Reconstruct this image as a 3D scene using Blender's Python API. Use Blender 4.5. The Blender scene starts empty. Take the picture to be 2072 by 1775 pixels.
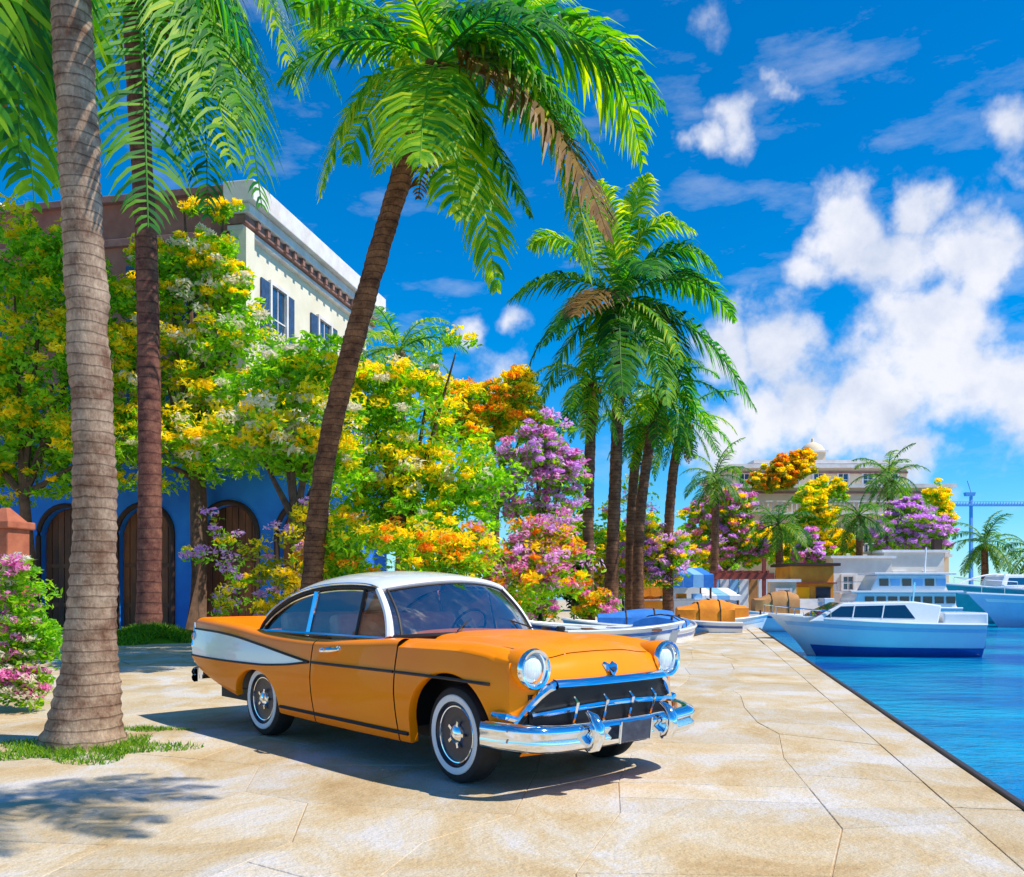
import bpy, bmesh, math, random
from mathutils import Vector, Matrix, noise as mnoise
R = math.radians
random.seed(7)
S = bpy.context.scene
C = S.collection

# ------------------------------------------------------------------ camera, sky, sun
FX, HC, Y0, CX = 1850.0, 1.425, 1194.4, 1036.0      # focal length (px of a 2072 px wide picture), eye height, horizon row
cam_d = bpy.data.cameras.new('camera'); cam = bpy.data.objects.new('camera', cam_d); C.objects.link(cam)
cam.location = (0, 0, HC); cam.rotation_euler = (R(90), 0, 0)
cam_d.sensor_width = 36; cam_d.lens = 36*FX/2072; cam_d.shift_y = (Y0-887.5)/2072
cam_d.clip_end = 9000; cam_d.clip_start = 0.05
S.camera = cam
S.view_settings.view_transform = 'Standard'; S.view_settings.look = 'None'
S.view_settings.exposure = 0.50; S.view_settings.gamma = 1
S.render.engine = 'CYCLES'
S.cycles.max_bounces = 8; S.cycles.transparent_max_bounces = 24
S.cycles.use_denoising = True
SUN_EL, SUN_AZ = R(54), math.atan2(.95, -.30)
SUNV = Vector((math.sin(SUN_AZ)*math.cos(SUN_EL), math.cos(SUN_AZ)*math.cos(SUN_EL), math.sin(SUN_EL)))

def P(x, y, d):                                       # a direction in the picture at depth d
    return Vector(((x-CX)/FX*d, d, HC-(y-Y0)/FX*d))
def G(x, y):                                          # a point on the ground seen at (x, y)
    return P(x, y, FX*HC/(y-Y0))

world = bpy.data.worlds.new('World'); S.world = world; world.use_nodes = True
nt = world.node_tree; nt.nodes.clear()
def N(nt, t, **kw):
    n = nt.nodes.new(t)
    for k, v in kw.items(): setattr(n, k, v)
    return n
def build_world():
    L = nt.links.new
    out = N(nt, 'ShaderNodeOutputWorld'); bg = N(nt, 'ShaderNodeBackground')
    sky = N(nt, 'ShaderNodeTexSky', sky_type='NISHITA', sun_disc=False)
    sky.sun_elevation = SUN_EL; sky.sun_rotation = SUN_AZ
    sky.altitude = 300; sky.air_density = 1.0; sky.dust_density = 0.1; sky.ozone_density = 3.0
    hs = N(nt, 'ShaderNodeHueSaturation'); hs.inputs['Saturation'].default_value = 1.22
    tint = N(nt, 'ShaderNodeMix', data_type='RGBA', blend_type='MULTIPLY'); tint.inputs['Factor'].default_value = 1; tint.inputs['B'].default_value = (.56, .88, 1.12, 1)
    L(sky.outputs[0], tint.inputs['A']); L(tint.outputs['Result'], hs.inputs['Color'])
    tc = N(nt, 'ShaderNodeTexCoord'); vec = tc.outputs['Generated']
    def math_(op, a, b=None, clamp=False):
        n = N(nt, 'ShaderNodeMath', operation=op, use_clamp=clamp)
        for i, v in enumerate((a, b)):
            if v is None: continue
            if isinstance(v, (int, float)): n.inputs[i].default_value = v
            else: L(v, n.inputs[i])
        return n.outputs[0]
    def noise_(scale, detail, rough, v=vec, off=None):
        if off:
            a = N(nt, 'ShaderNodeVectorMath', operation='ADD'); L(v, a.inputs[0]); a.inputs[1].default_value = off; v = a.outputs[0]
        n = N(nt, 'ShaderNodeTexNoise'); n.inputs['Scale'].default_value = scale; n.inputs['Detail'].default_value = detail
        n.inputs['Roughness'].default_value = rough; L(v, n.inputs['Vector']); return n
    wn = noise_(9, 5, .6)                            # warp so the banks get ragged outlines
    ws = N(nt, 'ShaderNodeVectorMath', operation='MULTIPLY_ADD'); L(wn.outputs['Color'], ws.inputs[0])
    ws.inputs[1].default_value = (.09, .09, .09); ws.inputs[2].default_value = (-.045, -.045, -.045)
    wv = N(nt, 'ShaderNodeVectorMath', operation='ADD'); L(vec, wv.inputs[0]); L(ws.outputs[0], wv.inputs[1])
    blobs = [(1740,450,105),(1850,420,75),(1690,500,80),(1820,530,130),(1930,510,95),(1990,560,80),(1860,640,115),(1960,660,110),
             (1900,750,120),(2010,760,120),(1630,560,55),(1560,700,85),(1490,720,85),(1630,810,105),(1760,830,110),(1540,820,95),
             (1690,860,80),(2070,840,90),(1450,880,90),(1480,235,62),(1440,290,38),(2060,280,55),(1010,775,62),(955,655,32),
             (1040,655,34),(1850,930,80),(1010,850,60),(1620,160,40),(2140,700,110),(2230,620,120),(620,560,60)]
    dens = None
    for x, y, r in blobs:
        v = Vector(((x-CX)/FX, 1, -(y-Y0)/FX)); k = 1/(v.length**1.7); v.normalize()
        d = N(nt, 'ShaderNodeVectorMath', operation='DISTANCE'); L(wv.outputs[0], d.inputs[0]); d.inputs[1].default_value = v
        m = math_('SUBTRACT', 1.0, math_('DIVIDE', d.outputs['Value'], r/FX*k*1.25))
        if r < 66: m = math_('MULTIPLY', m, .62)
        dens = m if dens is None else math_('MAXIMUM', dens, m)
    # the same kind of cloud scattered over the rest of the sky
    big = noise_(2.6, 4, .55, off=(3.1, 7.7, 1.3))
    rest = math_('MULTIPLY', math_('SUBTRACT', big.outputs['Fac'], .60), 4.0)
    dens = math_('MAXIMUM', dens, rest)
    fine = noise_(15, 7, .56)
    dd = math_('ADD', dens, math_('MULTIPLY', math_('SUBTRACT', fine.outputs['Fac'], .5), 2.2))
    mr = N(nt, 'ShaderNodeMapRange', interpolation_type='SMOOTHSTEP'); L(dd, mr.inputs[0])
    mr.inputs[1].default_value = .0; mr.inputs[2].default_value = .72
    # thin streaks
    mp = N(nt, 'ShaderNodeMapping'); mp.inputs['Rotation'].default_value = (0, R(35), 0); mp.inputs['Scale'].default_value = (9, 9, 26)
    L(vec, mp.inputs[0]); st = noise_(1.0, 6, .6, v=mp.outputs[0])
    sr = N(nt, 'ShaderNodeMapRange'); L(st.outputs['Fac'], sr.inputs[0]); sr.inputs[1].default_value = .52; sr.inputs[2].default_value = .80
    sr.inputs[4].default_value = .34
    fac = math_('MAXIMUM', mr.outputs[0], sr.outputs[0])
    fac = math_('MULTIPLY', fac, .96)
    shade = noise_(11, 6, .6, off=(.02, 0, .03))
    cr = N(nt, 'ShaderNodeValToRGB'); L(shade.outputs['Fac'], cr.inputs[0])
    cr.color_ramp.elements[0].position = .34; cr.color_ramp.elements[0].color = (4.0, 4.5, 5.6, 1)
    cr.color_ramp.elements[1].position = .6; cr.color_ramp.elements[1].color = (6.1, 6.15, 6.6, 1)
    mx = N(nt, 'ShaderNodeMix', data_type='RGBA'); L(fac, mx.inputs['Factor']); L(hs.outputs[0], mx.inputs['A']); L(cr.outputs[0], mx.inputs['B'])
    L(mx.outputs['Result'], bg.inputs[0]); bg.inputs[1].default_value = 0.11
    L(bg.outputs[0], out.inputs[0])
build_world()

sl = bpy.data.lights.new('sun', 'SUN'); sun = bpy.data.objects.new('sun', sl); C.objects.link(sun)
sl.energy = 4.0; sl.angle = R(.5); sl.color = (1, .94, .84)
sun.rotation_euler = SUNV.to_track_quat('Z', 'Y').to_euler(); sun.location = SUNV*60

# ------------------------------------------------------------------ materials
M = {}
def mat(name, c1, c2=None, rough=.6, scale=6, bump=0., bscale=None, metal=0., coat=0., detail=5, spec=.5, stretch=None, obj_rand=0., lo=.35, hi=.65):
    """Principled material, its colour a noise between c1 and c2, optional fine relief and per-object tint."""
    m = bpy.data.materials.new(name); m.use_nodes = True; t = m.node_tree; L = t.links.new
    b = t.nodes['Principled BSDF']
    b.inputs['Roughness'].default_value = rough; b.inputs['Metallic'].default_value = metal
    b.inputs['Coat Weight'].default_value = coat; b.inputs['Coat Roughness'].default_value = .04
    b.inputs['Specular IOR Level'].default_value = spec
    c2 = c2 or tuple(v*.82 for v in c1)
    tc = N(t, 'ShaderNodeTexCoord'); v = tc.outputs['Object']
    if stretch:
        mp = N(t, 'ShaderNodeMapping'); mp.inputs['Scale'].default_value = stretch; L(v, mp.inputs[0]); v = mp.outputs[0]
    n = N(t, 'ShaderNodeTexNoise'); n.inputs['Scale'].default_value = scale; n.inputs['Detail'].default_value = detail; n.inputs['Roughness'].default_value = .6
    L(v, n.inputs['Vector'])
    cr = N(t, 'ShaderNodeValToRGB'); L(n.outputs['Fac'], cr.inputs[0])
    e = cr.color_ramp.elements; e[0].position = lo; e[1].position = hi; e[0].color = (*c2, 1); e[1].color = (*c1, 1)
    col = cr.outputs[0]
    if obj_rand:
        oi = N(t, 'ShaderNodeObjectInfo'); mr = N(t, 'ShaderNodeMapRange'); L(oi.outputs['Random'], mr.inputs[0])
        mr.inputs[3].default_value = 1-obj_rand; mr.inputs[4].default_value = 1+obj_rand
        hs = N(t, 'ShaderNodeHueSaturation'); L(mr.outputs[0], hs.inputs['Value']); L(col, hs.inputs['Color']); col = hs.outputs[0]
    L(col, b.inputs['Base Color'])
    if bump:
        n2 = N(t, 'ShaderNodeTexNoise'); n2.inputs['Scale'].default_value = bscale or scale*4; n2.inputs['Detail'].default_value = 6; L(v, n2.inputs['Vector'])
        bp = N(t, 'ShaderNodeBump'); bp.inputs['Strength'].default_value = bump; bp.inputs['Distance'].default_value = .02
        L(n2.outputs['Fac'], bp.inputs['Height']); L(bp.outputs[0], b.inputs['Normal'])
    M[name] = m; return m
def leafmat(name, cols, trans=.45, island=True, rough=.5):
    """Leaf: diffuse and translucent, colour picked per leaf (or per frond) from a ramp."""
    m = bpy.data.materials.new(name); m.use_nodes = True; t = m.node_tree; L = t.links.new; t.nodes.clear()
    out = N(t, 'ShaderNodeOutputMaterial')
    if island: src = N(t, 'ShaderNodeNewGeometry').outputs['Random Per Island']
    else: src = N(t, 'ShaderNodeObjectInfo').outputs['Random']
    cr = N(t, 'ShaderNodeValToRGB'); cr.color_ramp.interpolation = 'LINEAR'
    if not island:
        isl = N(t, 'ShaderNodeNewGeometry').outputs['Random Per Island']
        ma = N(t, 'ShaderNodeMath', operation='MULTIPLY_ADD'); L(isl, ma.inputs[0]); ma.inputs[1].default_value = .55; 
        mb = N(t, 'ShaderNodeMath', operation='MULTIPLY'); L(src, mb.inputs[0]); mb.inputs[1].default_value = .5; L(mb.outputs[0], ma.inputs[2]); src = ma.outputs[0]
    L(src, cr.inputs[0])
    e = cr.color_ramp.elements
    while len(e) < len(cols): e.new(.5)
    for i, c in enumerate(cols): e[i].position = i/(len(cols)-1); e[i].color = (*c, 1)
    p = N(t, 'ShaderNodeBsdfPrincipled'); p.inputs['Roughness'].default_value = rough; p.inputs['Specular IOR Level'].default_value = .35
    L(cr.outputs[0], p.inputs['Base Color'])
    tr = N(t, 'ShaderNodeBsdfTranslucent'); hs = N(t, 'ShaderNodeHueSaturation'); hs.inputs['Value'].default_value = 1.5; hs.inputs['Saturation'].default_value = 1.1
    L(cr.outputs[0], hs.inputs['Color']); L(hs.outputs[0], tr.inputs[0])
    mx = N(t, 'ShaderNodeMixShader'); mx.inputs[0].default_value = trans; L(p.outputs[0], mx.inputs[1]); L(tr.outputs[0], mx.inputs[2])
    L(mx.outputs[0], out.inputs[0]); M[name] = m; return m
def glassmat(name, tint=(.62,.74,.78), base=.12, strength=.75):
    m = bpy.data.materials.new(name); m.use_nodes = True; t = m.node_tree; L = t.links.new; t.nodes.clear()
    out = N(t, 'ShaderNodeOutputMaterial'); tr = N(t, 'ShaderNodeBsdfTransparent'); tr.inputs[0].default_value = (*tint, 1)
    gl = N(t, 'ShaderNodeBsdfGlossy'); gl.inputs['Roughness'].default_value = .015; gl.inputs[0].default_value = (.95, .98, 1, 1)
    n = N(t, 'ShaderNodeTexNoise'); n.inputs['Scale'].default_value = 1.6; bp = N(t, 'ShaderNodeBump'); bp.inputs['Strength'].default_value = .05; bp.inputs['Distance'].default_value = .05
    L(n.outputs['Fac'], bp.inputs['Height']); L(bp.outputs[0], gl.inputs['Normal'])
    fr = N(t, 'ShaderNodeFresnel'); fr.inputs[0].default_value = 1.5
    ma = N(t, 'ShaderNodeMath', operation='MULTIPLY_ADD', use_clamp=True); L(fr.outputs[0], ma.inputs[0]); ma.inputs[1].default_value = strength; ma.inputs[2].default_value = base
    mx = N(t, 'ShaderNodeMixShader'); L(ma.outputs[0], mx.inputs[0]); L(tr.outputs[0], mx.inputs[1]); L(gl.outputs[0], mx.inputs[2])
    L(mx.outputs[0], out.inputs[0]); M[name] = m; return m

def paving(name, joints):
    """Pale limestone flags: off-white and tan patches with worn, dragged-out edges."""
    m = bpy.data.materials.new(name); m.use_nodes = True; t = m.node_tree; L = t.links.new; b = t.nodes['Principled BSDF']
    b.inputs['Roughness'].default_value = .85; b.inputs['Specular IOR Level'].default_value = .2
    g = N(t, 'ShaderNodeNewGeometry'); pos = g.outputs['Position']
    mp = N(t, 'ShaderNodeMapping'); mp.inputs['Rotation'].default_value = (0, 0, R(-12)); mp.inputs['Scale'].default_value = (1.0, .75, 1); L(pos, mp.inputs[0])
    n1 = N(t, 'ShaderNodeTexNoise'); n1.inputs['Scale'].default_value = 1.15; n1.inputs['Detail'].default_value = 9; n1.inputs['Roughness'].default_value = .68; n1.inputs['Distortion'].default_value = .6
    L(mp.outputs[0], n1.inputs['Vector'])
    cr = N(t, 'ShaderNodeValToRGB'); L(n1.outputs['Fac'], cr.inputs[0]); e = cr.color_ramp.elements
    e[0].position = .32; e[0].color = (.460, .310, .150, 1); e[1].position = .60; e[1].color = (.585, .540, .495, 1)
    a = e.new(.42); a.color = (.540, .400, .225, 1); a = e.new(.52); a.color = (.575, .480, .345, 1)
    oi = N(t, 'ShaderNodeObjectInfo'); mr = N(t, 'ShaderNodeMapRange'); L(oi.outputs['Random'], mr.inputs[0]); mr.inputs[3].default_value = .90; mr.inputs[4].default_value = 1.06
    hs = N(t, 'ShaderNodeHueSaturation'); L(mr.outputs[0], hs.inputs['Value']); L(cr.outputs[0], hs.inputs['Color'])
    n3 = N(t, 'ShaderNodeTexNoise'); n3.inputs['Scale'].default_value = 7; n3.inputs['Detail'].default_value = 8; n3.inputs['Roughness'].default_value = .7; L(mp.outputs[0], n3.inputs['Vector'])
    st = N(t, 'ShaderNodeMapRange'); L(n3.outputs['Fac'], st.inputs[0]); st.inputs[1].default_value = .64; st.inputs[2].default_value = .84; st.inputs[4].default_value = .30
    mx = N(t, 'ShaderNodeMix', data_type='RGBA'); L(st.outputs[0], mx.inputs['Factor']); L(hs.outputs[0], mx.inputs['A']); mx.inputs['B'].default_value = (.34, .21, .11, 1)
    n4 = N(t, 'ShaderNodeTexNoise'); n4.inputs['Scale'].default_value = 90; n4.inputs['Detail'].default_value = 3; L(pos, n4.inputs['Vector'])
    gr = N(t, 'ShaderNodeMapRange'); L(n4.outputs['Fac'], gr.inputs[0]); gr.inputs[1].default_value = .3; gr.inputs[2].default_value = .7; gr.inputs[3].default_value = .80; gr.inputs[4].default_value = 1.14
    h2 = N(t, 'ShaderNodeHueSaturation'); L(gr.outputs[0], h2.inputs['Value']); L(mx.outputs['Result'], h2.inputs['Color'])
    col = h2.outputs[0]
    if joints:
        vo = N(t, 'ShaderNodeTexVoronoi', feature='DISTANCE_TO_EDGE'); vo.inputs['Scale'].default_value = .9; L(mp.outputs[0], vo.inputs['Vector'])
        jr = N(t, 'ShaderNodeMapRange'); L(vo.outputs['Distance'], jr.inputs[0]); jr.inputs[1].default_value = .0; jr.inputs[2].default_value = .02; jr.inputs[3].default_value = .6; jr.inputs[4].default_value = 0
        m2 = N(t, 'ShaderNodeMix', data_type='RGBA'); L(jr.outputs[0], m2.inputs['Factor']); L(col, m2.inputs['A']); m2.inputs['B'].default_value = (.22, .14, .08, 1); col = m2.outputs['Result']
    L(col, b.inputs['Base Color'])
    n2 = N(t, 'ShaderNodeTexNoise'); n2.inputs['Scale'].default_value = 26; n2.inputs['Detail'].default_value = 7; L(pos, n2.inputs['Vector'])
    bp = N(t, 'ShaderNodeBump'); bp.inputs['Strength'].default_value = .7; bp.inputs['Distance'].default_value = .02; L(n2.outputs['Fac'], bp.inputs['Height']); L(bp.outputs[0], b.inputs['Normal'])
    M[name] = m
paving('flag', False); paving('ground', True)

def watermat():
    m = bpy.data.materials.new('water'); m.use_nodes = True; t = m.node_tree; L = t.links.new; b = t.nodes['Principled BSDF']
    b.inputs['Roughness'].default_value = .06; b.inputs['IOR'].default_value = 1.33
    g = N(t, 'ShaderNodeNewGeometry'); pos = g.outputs['Position']
    n0 = N(t, 'ShaderNodeTexNoise'); n0.inputs['Scale'].default_value = .22; n0.inputs['Detail'].default_value = 5; L(pos, n0.inputs['Vector'])
    cr = N(t, 'ShaderNodeValToRGB'); L(n0.outputs['Fac'], cr.inputs[0]); e = cr.color_ramp.elements
    e[0].position = .35; e[0].color = (.0, .075, .38, 1); e[1].position = .62; e[1].color = (.0, .36, .60, 1)
    L(cr.outputs[0], b.inputs['Base Color'])
    mp = N(t, 'ShaderNodeMapping'); mp.inputs['Scale'].default_value = (.8, 1.5, 1); mp.inputs['Rotation'].default_value = (0, 0, R(20)); L(pos, mp.inputs[0])
    n1 = N(t, 'ShaderNodeTexNoise'); n1.inputs['Scale'].default_value = 1.1; n1.inputs['Detail'].default_value = 6; n1.inputs['Roughness'].default_value = .62; L(mp.outputs[0], n1.inputs['Vector'])
    bp = N(t, 'ShaderNodeBump'); bp.inputs['Strength'].default_value = .75; bp.inputs['Distance'].default_value = .30; L(n1.outputs['Fac'], bp.inputs['Height']); L(bp.outputs[0], b.inputs['Normal'])
    M['water'] = m
watermat()

mat('joint', (.50,.37,.23), (.36,.22,.12), .95, 8)
mat('coping', (.66,.58,.46), (.52,.42,.29), .85, 3, .3, 20, obj_rand=.06)
mat('iron', (.025,.022,.022), (.06,.035,.025), .55, 12)
mat('quaywall', (.30,.27,.22), (.16,.16,.12), .9, 2, .4)
mat('car_orange', (1.0,.30,.0005), (1.0,.24,.0005), .36, .8, coat=.24, lo=.3, hi=.7, spec=.12)
mat('car_white', (.86,.88,.90), (.80,.83,.86), .3, 2, coat=.8)
mat('chrome', (.86,.90,.95), (.80,.85,.92), .07, 3, metal=1)
mat('rubber', (.012,.012,.014), (.02,.02,.02), .75, 20)
mat('whitewall', (.80,.82,.84), (.70,.74,.78), .5, 9)
mat('black', (.008,.008,.01), (.012,.012,.014), .6, 9)
mat('wheel_disc', (.015,.02,.045), (.010,.013,.03), .35, 5, coat=.15)
mat('seat', (.62,.42,.26), (.50,.30,.17), .55, 7)
mat('dash', (.55,.30,.10), (.45,.22,.08), .4, 5)
mat('lens', (.75,.82,.84), (.55,.65,.70), .08, 16, coat=1, stretch=(1,8,1))
mat('amber', (.75,.28,.04), None, .2, 5, coat=1)
mat('red_lens', (.5,.02,.01), None, .15, 5, coat=1)
mat('plate', (.02,.03,.06), (.05,.07,.11), .35, 14)
glassmat('glass', (.92,.96,.98), .08, .9); glassmat('boat_glass', (.10,.16,.24), .10, .8); glassmat('windscreen', (.90,.95,.98), .30, .9)
def trunkmat(name, light, dark, ring, rings):
    """Palm bark: blotches of light and dark, thin uneven leaf-scar rings, fine fibre."""
    m = bpy.data.materials.new(name); m.use_nodes = True; t = m.node_tree; L = t.links.new; b = t.nodes['Principled BSDF']; b.inputs['Roughness'].default_value = .92; b.inputs['Specular IOR Level'].default_value = .15
    v = N(t, 'ShaderNodeTexCoord').outputs['Object']
    def ns(sc, st, det=6, rough=.6):
        mp = N(t, 'ShaderNodeMapping'); mp.inputs['Scale'].default_value = st; L(v, mp.inputs[0]); n = N(t, 'ShaderNodeTexNoise'); n.inputs['Scale'].default_value = sc; n.inputs['Detail'].default_value = det; n.inputs['Roughness'].default_value = rough; L(mp.outputs[0], n.inputs['Vector']); return n
    a = ns(3.2, (1,1,1.3), 8, .68); cr = N(t, 'ShaderNodeValToRGB'); L(a.outputs['Fac'], cr.inputs[0]); e = cr.color_ramp.elements; e[0].position = .36; e[0].color = (*dark, 1); e[1].position = .62; e[1].color = (*light, 1)
    w = N(t, 'ShaderNodeTexWave', wave_type='BANDS', bands_direction='Z', wave_profile='SAW'); w.inputs['Scale'].default_value = rings; w.inputs['Distortion'].default_value = 1.6; w.inputs['Detail'].default_value = 3; w.inputs['Detail Scale'].default_value = 1.5; L(v, w.inputs['Vector'])
    mr = N(t, 'ShaderNodeMapRange'); L(w.outputs['Fac'], mr.inputs[0]); mr.inputs[1].default_value = .80; mr.inputs[2].default_value = .98; mr.inputs[4].default_value = .75
    mx = N(t, 'ShaderNodeMix', data_type='RGBA'); L(mr.outputs[0], mx.inputs['Factor']); L(cr.outputs[0], mx.inputs['A']); mx.inputs['B'].default_value = (*ring, 1)
    f = ns(40, (1,1,.35), 4); hs = N(t, 'ShaderNodeHueSaturation'); fr = N(t, 'ShaderNodeMapRange'); L(f.outputs['Fac'], fr.inputs[0]); fr.inputs[1].default_value = .3; fr.inputs[2].default_value = .7; fr.inputs[3].default_value = .72; fr.inputs[4].default_value = 1.2
    L(fr.outputs[0], hs.inputs['Value']); L(mx.outputs['Result'], hs.inputs['Color']); L(hs.outputs[0], b.inputs['Base Color'])
    ad = N(t, 'ShaderNodeMath', operation='MULTIPLY_ADD'); L(f.outputs['Fac'], ad.inputs[0]); ad.inputs[1].default_value = .5; L(w.outputs['Fac'], ad.inputs[2])
    bp = N(t, 'ShaderNodeBump'); bp.inputs['Strength'].default_value = .8; bp.inputs['Distance'].default_value = .02; L(ad.outputs[0], bp.inputs['Height']); L(bp.outputs[0], b.inputs['Normal']); M[name] = m
trunkmat('trunk_grey', (.50,.36,.25), (.20,.105,.065), (.06,.03,.02), 3.2)
trunkmat('trunk_royal', (.28,.12,.085), (.11,.04,.038), (.05,.02,.018), 1.0)
trunkmat('trunk_brown', (.30,.14,.07), (.09,.04,.025), (.03,.014,.01), 2.4)
mat('bark', (.17,.09,.05), (.07,.04,.025), .9, 4, .6)
leafmat('frond', [(.012,.10,.045),(.03,.19,.035),(.10,.34,.02),(.28,.50,.015),(.74,.70,.03)], .55, island=False)
leafmat('frond_dark', [(.02,.10,.04),(.05,.18,.03),(.12,.30,.02),(.36,.48,.02)], .5, island=False)
leafmat('frond_dry', [(.10,.045,.015),(.22,.11,.02),(.40,.22,.03)], .3, island=False)
leafmat('leaf', [(.09,.30,.025),(.20,.48,.025),(.34,.62,.025),(.52,.74,.035)], .58)
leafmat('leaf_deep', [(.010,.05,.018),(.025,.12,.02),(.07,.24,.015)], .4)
leafmat('leaf_olive', [(.14,.24,.02),(.30,.38,.02),(.46,.42,.02)], .5)
leafmat('yellow', [(.84,.56,.006),(.94,.72,.012),(.96,.84,.05)], .58)
leafmat('orange', [(.72,.18,.01),(.88,.36,.012),(.92,.54,.02)], .5)
leafmat('purple', [(.58,.24,.62),(.74,.40,.78),(.86,.62,.88)], .55)
leafmat('pink', [(.66,.10,.40),(.80,.28,.56),(.86,.52,.72)], .45)
leafmat('cream', [(.72,.64,.46),(.80,.76,.66)], .4)
leafmat('grass', [(.04,.14,.01),(.13,.32,.01),(.32,.48,.015)], .4)
mat('coconut', (.55,.20,.02), (.30,.16,.02), .5, 5)
mat('blue_wall', (.02,.27,.88), (.01,.14,.66), .85, .55, .3, 12, detail=8, lo=.3, hi=.7)
mat('terracotta', (.46,.19,.13), (.32,.11,.08), .9, .9, .3, 14, detail=8)
mat('cream_wall', (.80,.74,.58), (.70,.62,.46), .85, .7, .2, 14, detail=8)
mat('white_wall', (.82,.79,.74), (.70,.64,.58), .8, .8, .2, 14, detail=8)
mat('cornice', (.80,.77,.75), (.66,.58,.54), .8, 1.2, .2, 14, detail=8)
mat('moulding', (.36,.19,.15), (.24,.11,.09), .85, 2, .2)
mat('shutter', (.03,.09,.20), (.02,.05,.12), .6, 6)
mat('pane', (.03,.08,.16), (.015,.03,.06), .06, 1.5, coat=.6)
mat('door_wood', (.26,.085,.022), (.09,.032,.015), .6, 2.0, .5, 20, stretch=(1,1,.25), obj_rand=.35)
mat('door_dark', (.05,.022,.014), None, .7, 5)
mat('brick_red', (.48,.15,.07), (.34,.09,.045), .85, 3, .4)
mat('hull_white', (.82,.84,.86), (.74,.78,.82), .22, 2, coat=.7)
mat('hull_blue', (.02,.12,.42), (.015,.09,.34), .22, 2, coat=.7)
mat('hull_pale', (.42,.62,.82), (.36,.55,.76), .22, 2, coat=.7)
mat('hull_teal', (.05,.50,.50), (.04,.42,.44), .25, 2, coat=.7)
mat('canvas_orange', (.85,.29,.01), (.70,.20,.008), .8, 3, .4, 9)
mat('canvas_tan', (.55,.27,.09), (.44,.19,.06), .8, 3, .4, 9)
mat('canvas_blue', (.03,.22,.68), (.02,.16,.55), .8, 3, .4, 9)
mat('canvas_white', (.82,.83,.85), (.72,.74,.78), .8, 3, .3, 9)
mat('paint_orange', (.85,.36,.015), (.75,.24,.01), .6, 1.5)
mat('paint_sky', (.28,.55,.85), (.20,.46,.78), .6, 1.5)
mat('paint_rust', (.36,.05,.02), (.24,.03,.015), .6, 3)
mat('sand_wall', (.84,.66,.46), (.72,.53,.34), .85, .3, .2, 5, detail=8)
mat('hazy_blue', (.26,.48,.80), (.20,.42,.74), .7, .1)  # bridge colour with the distance haze mixed in as pale blue
mat('dark_window', (.03,.04,.06), (.015,.02,.03), .1, 2, coat=.5)

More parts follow.
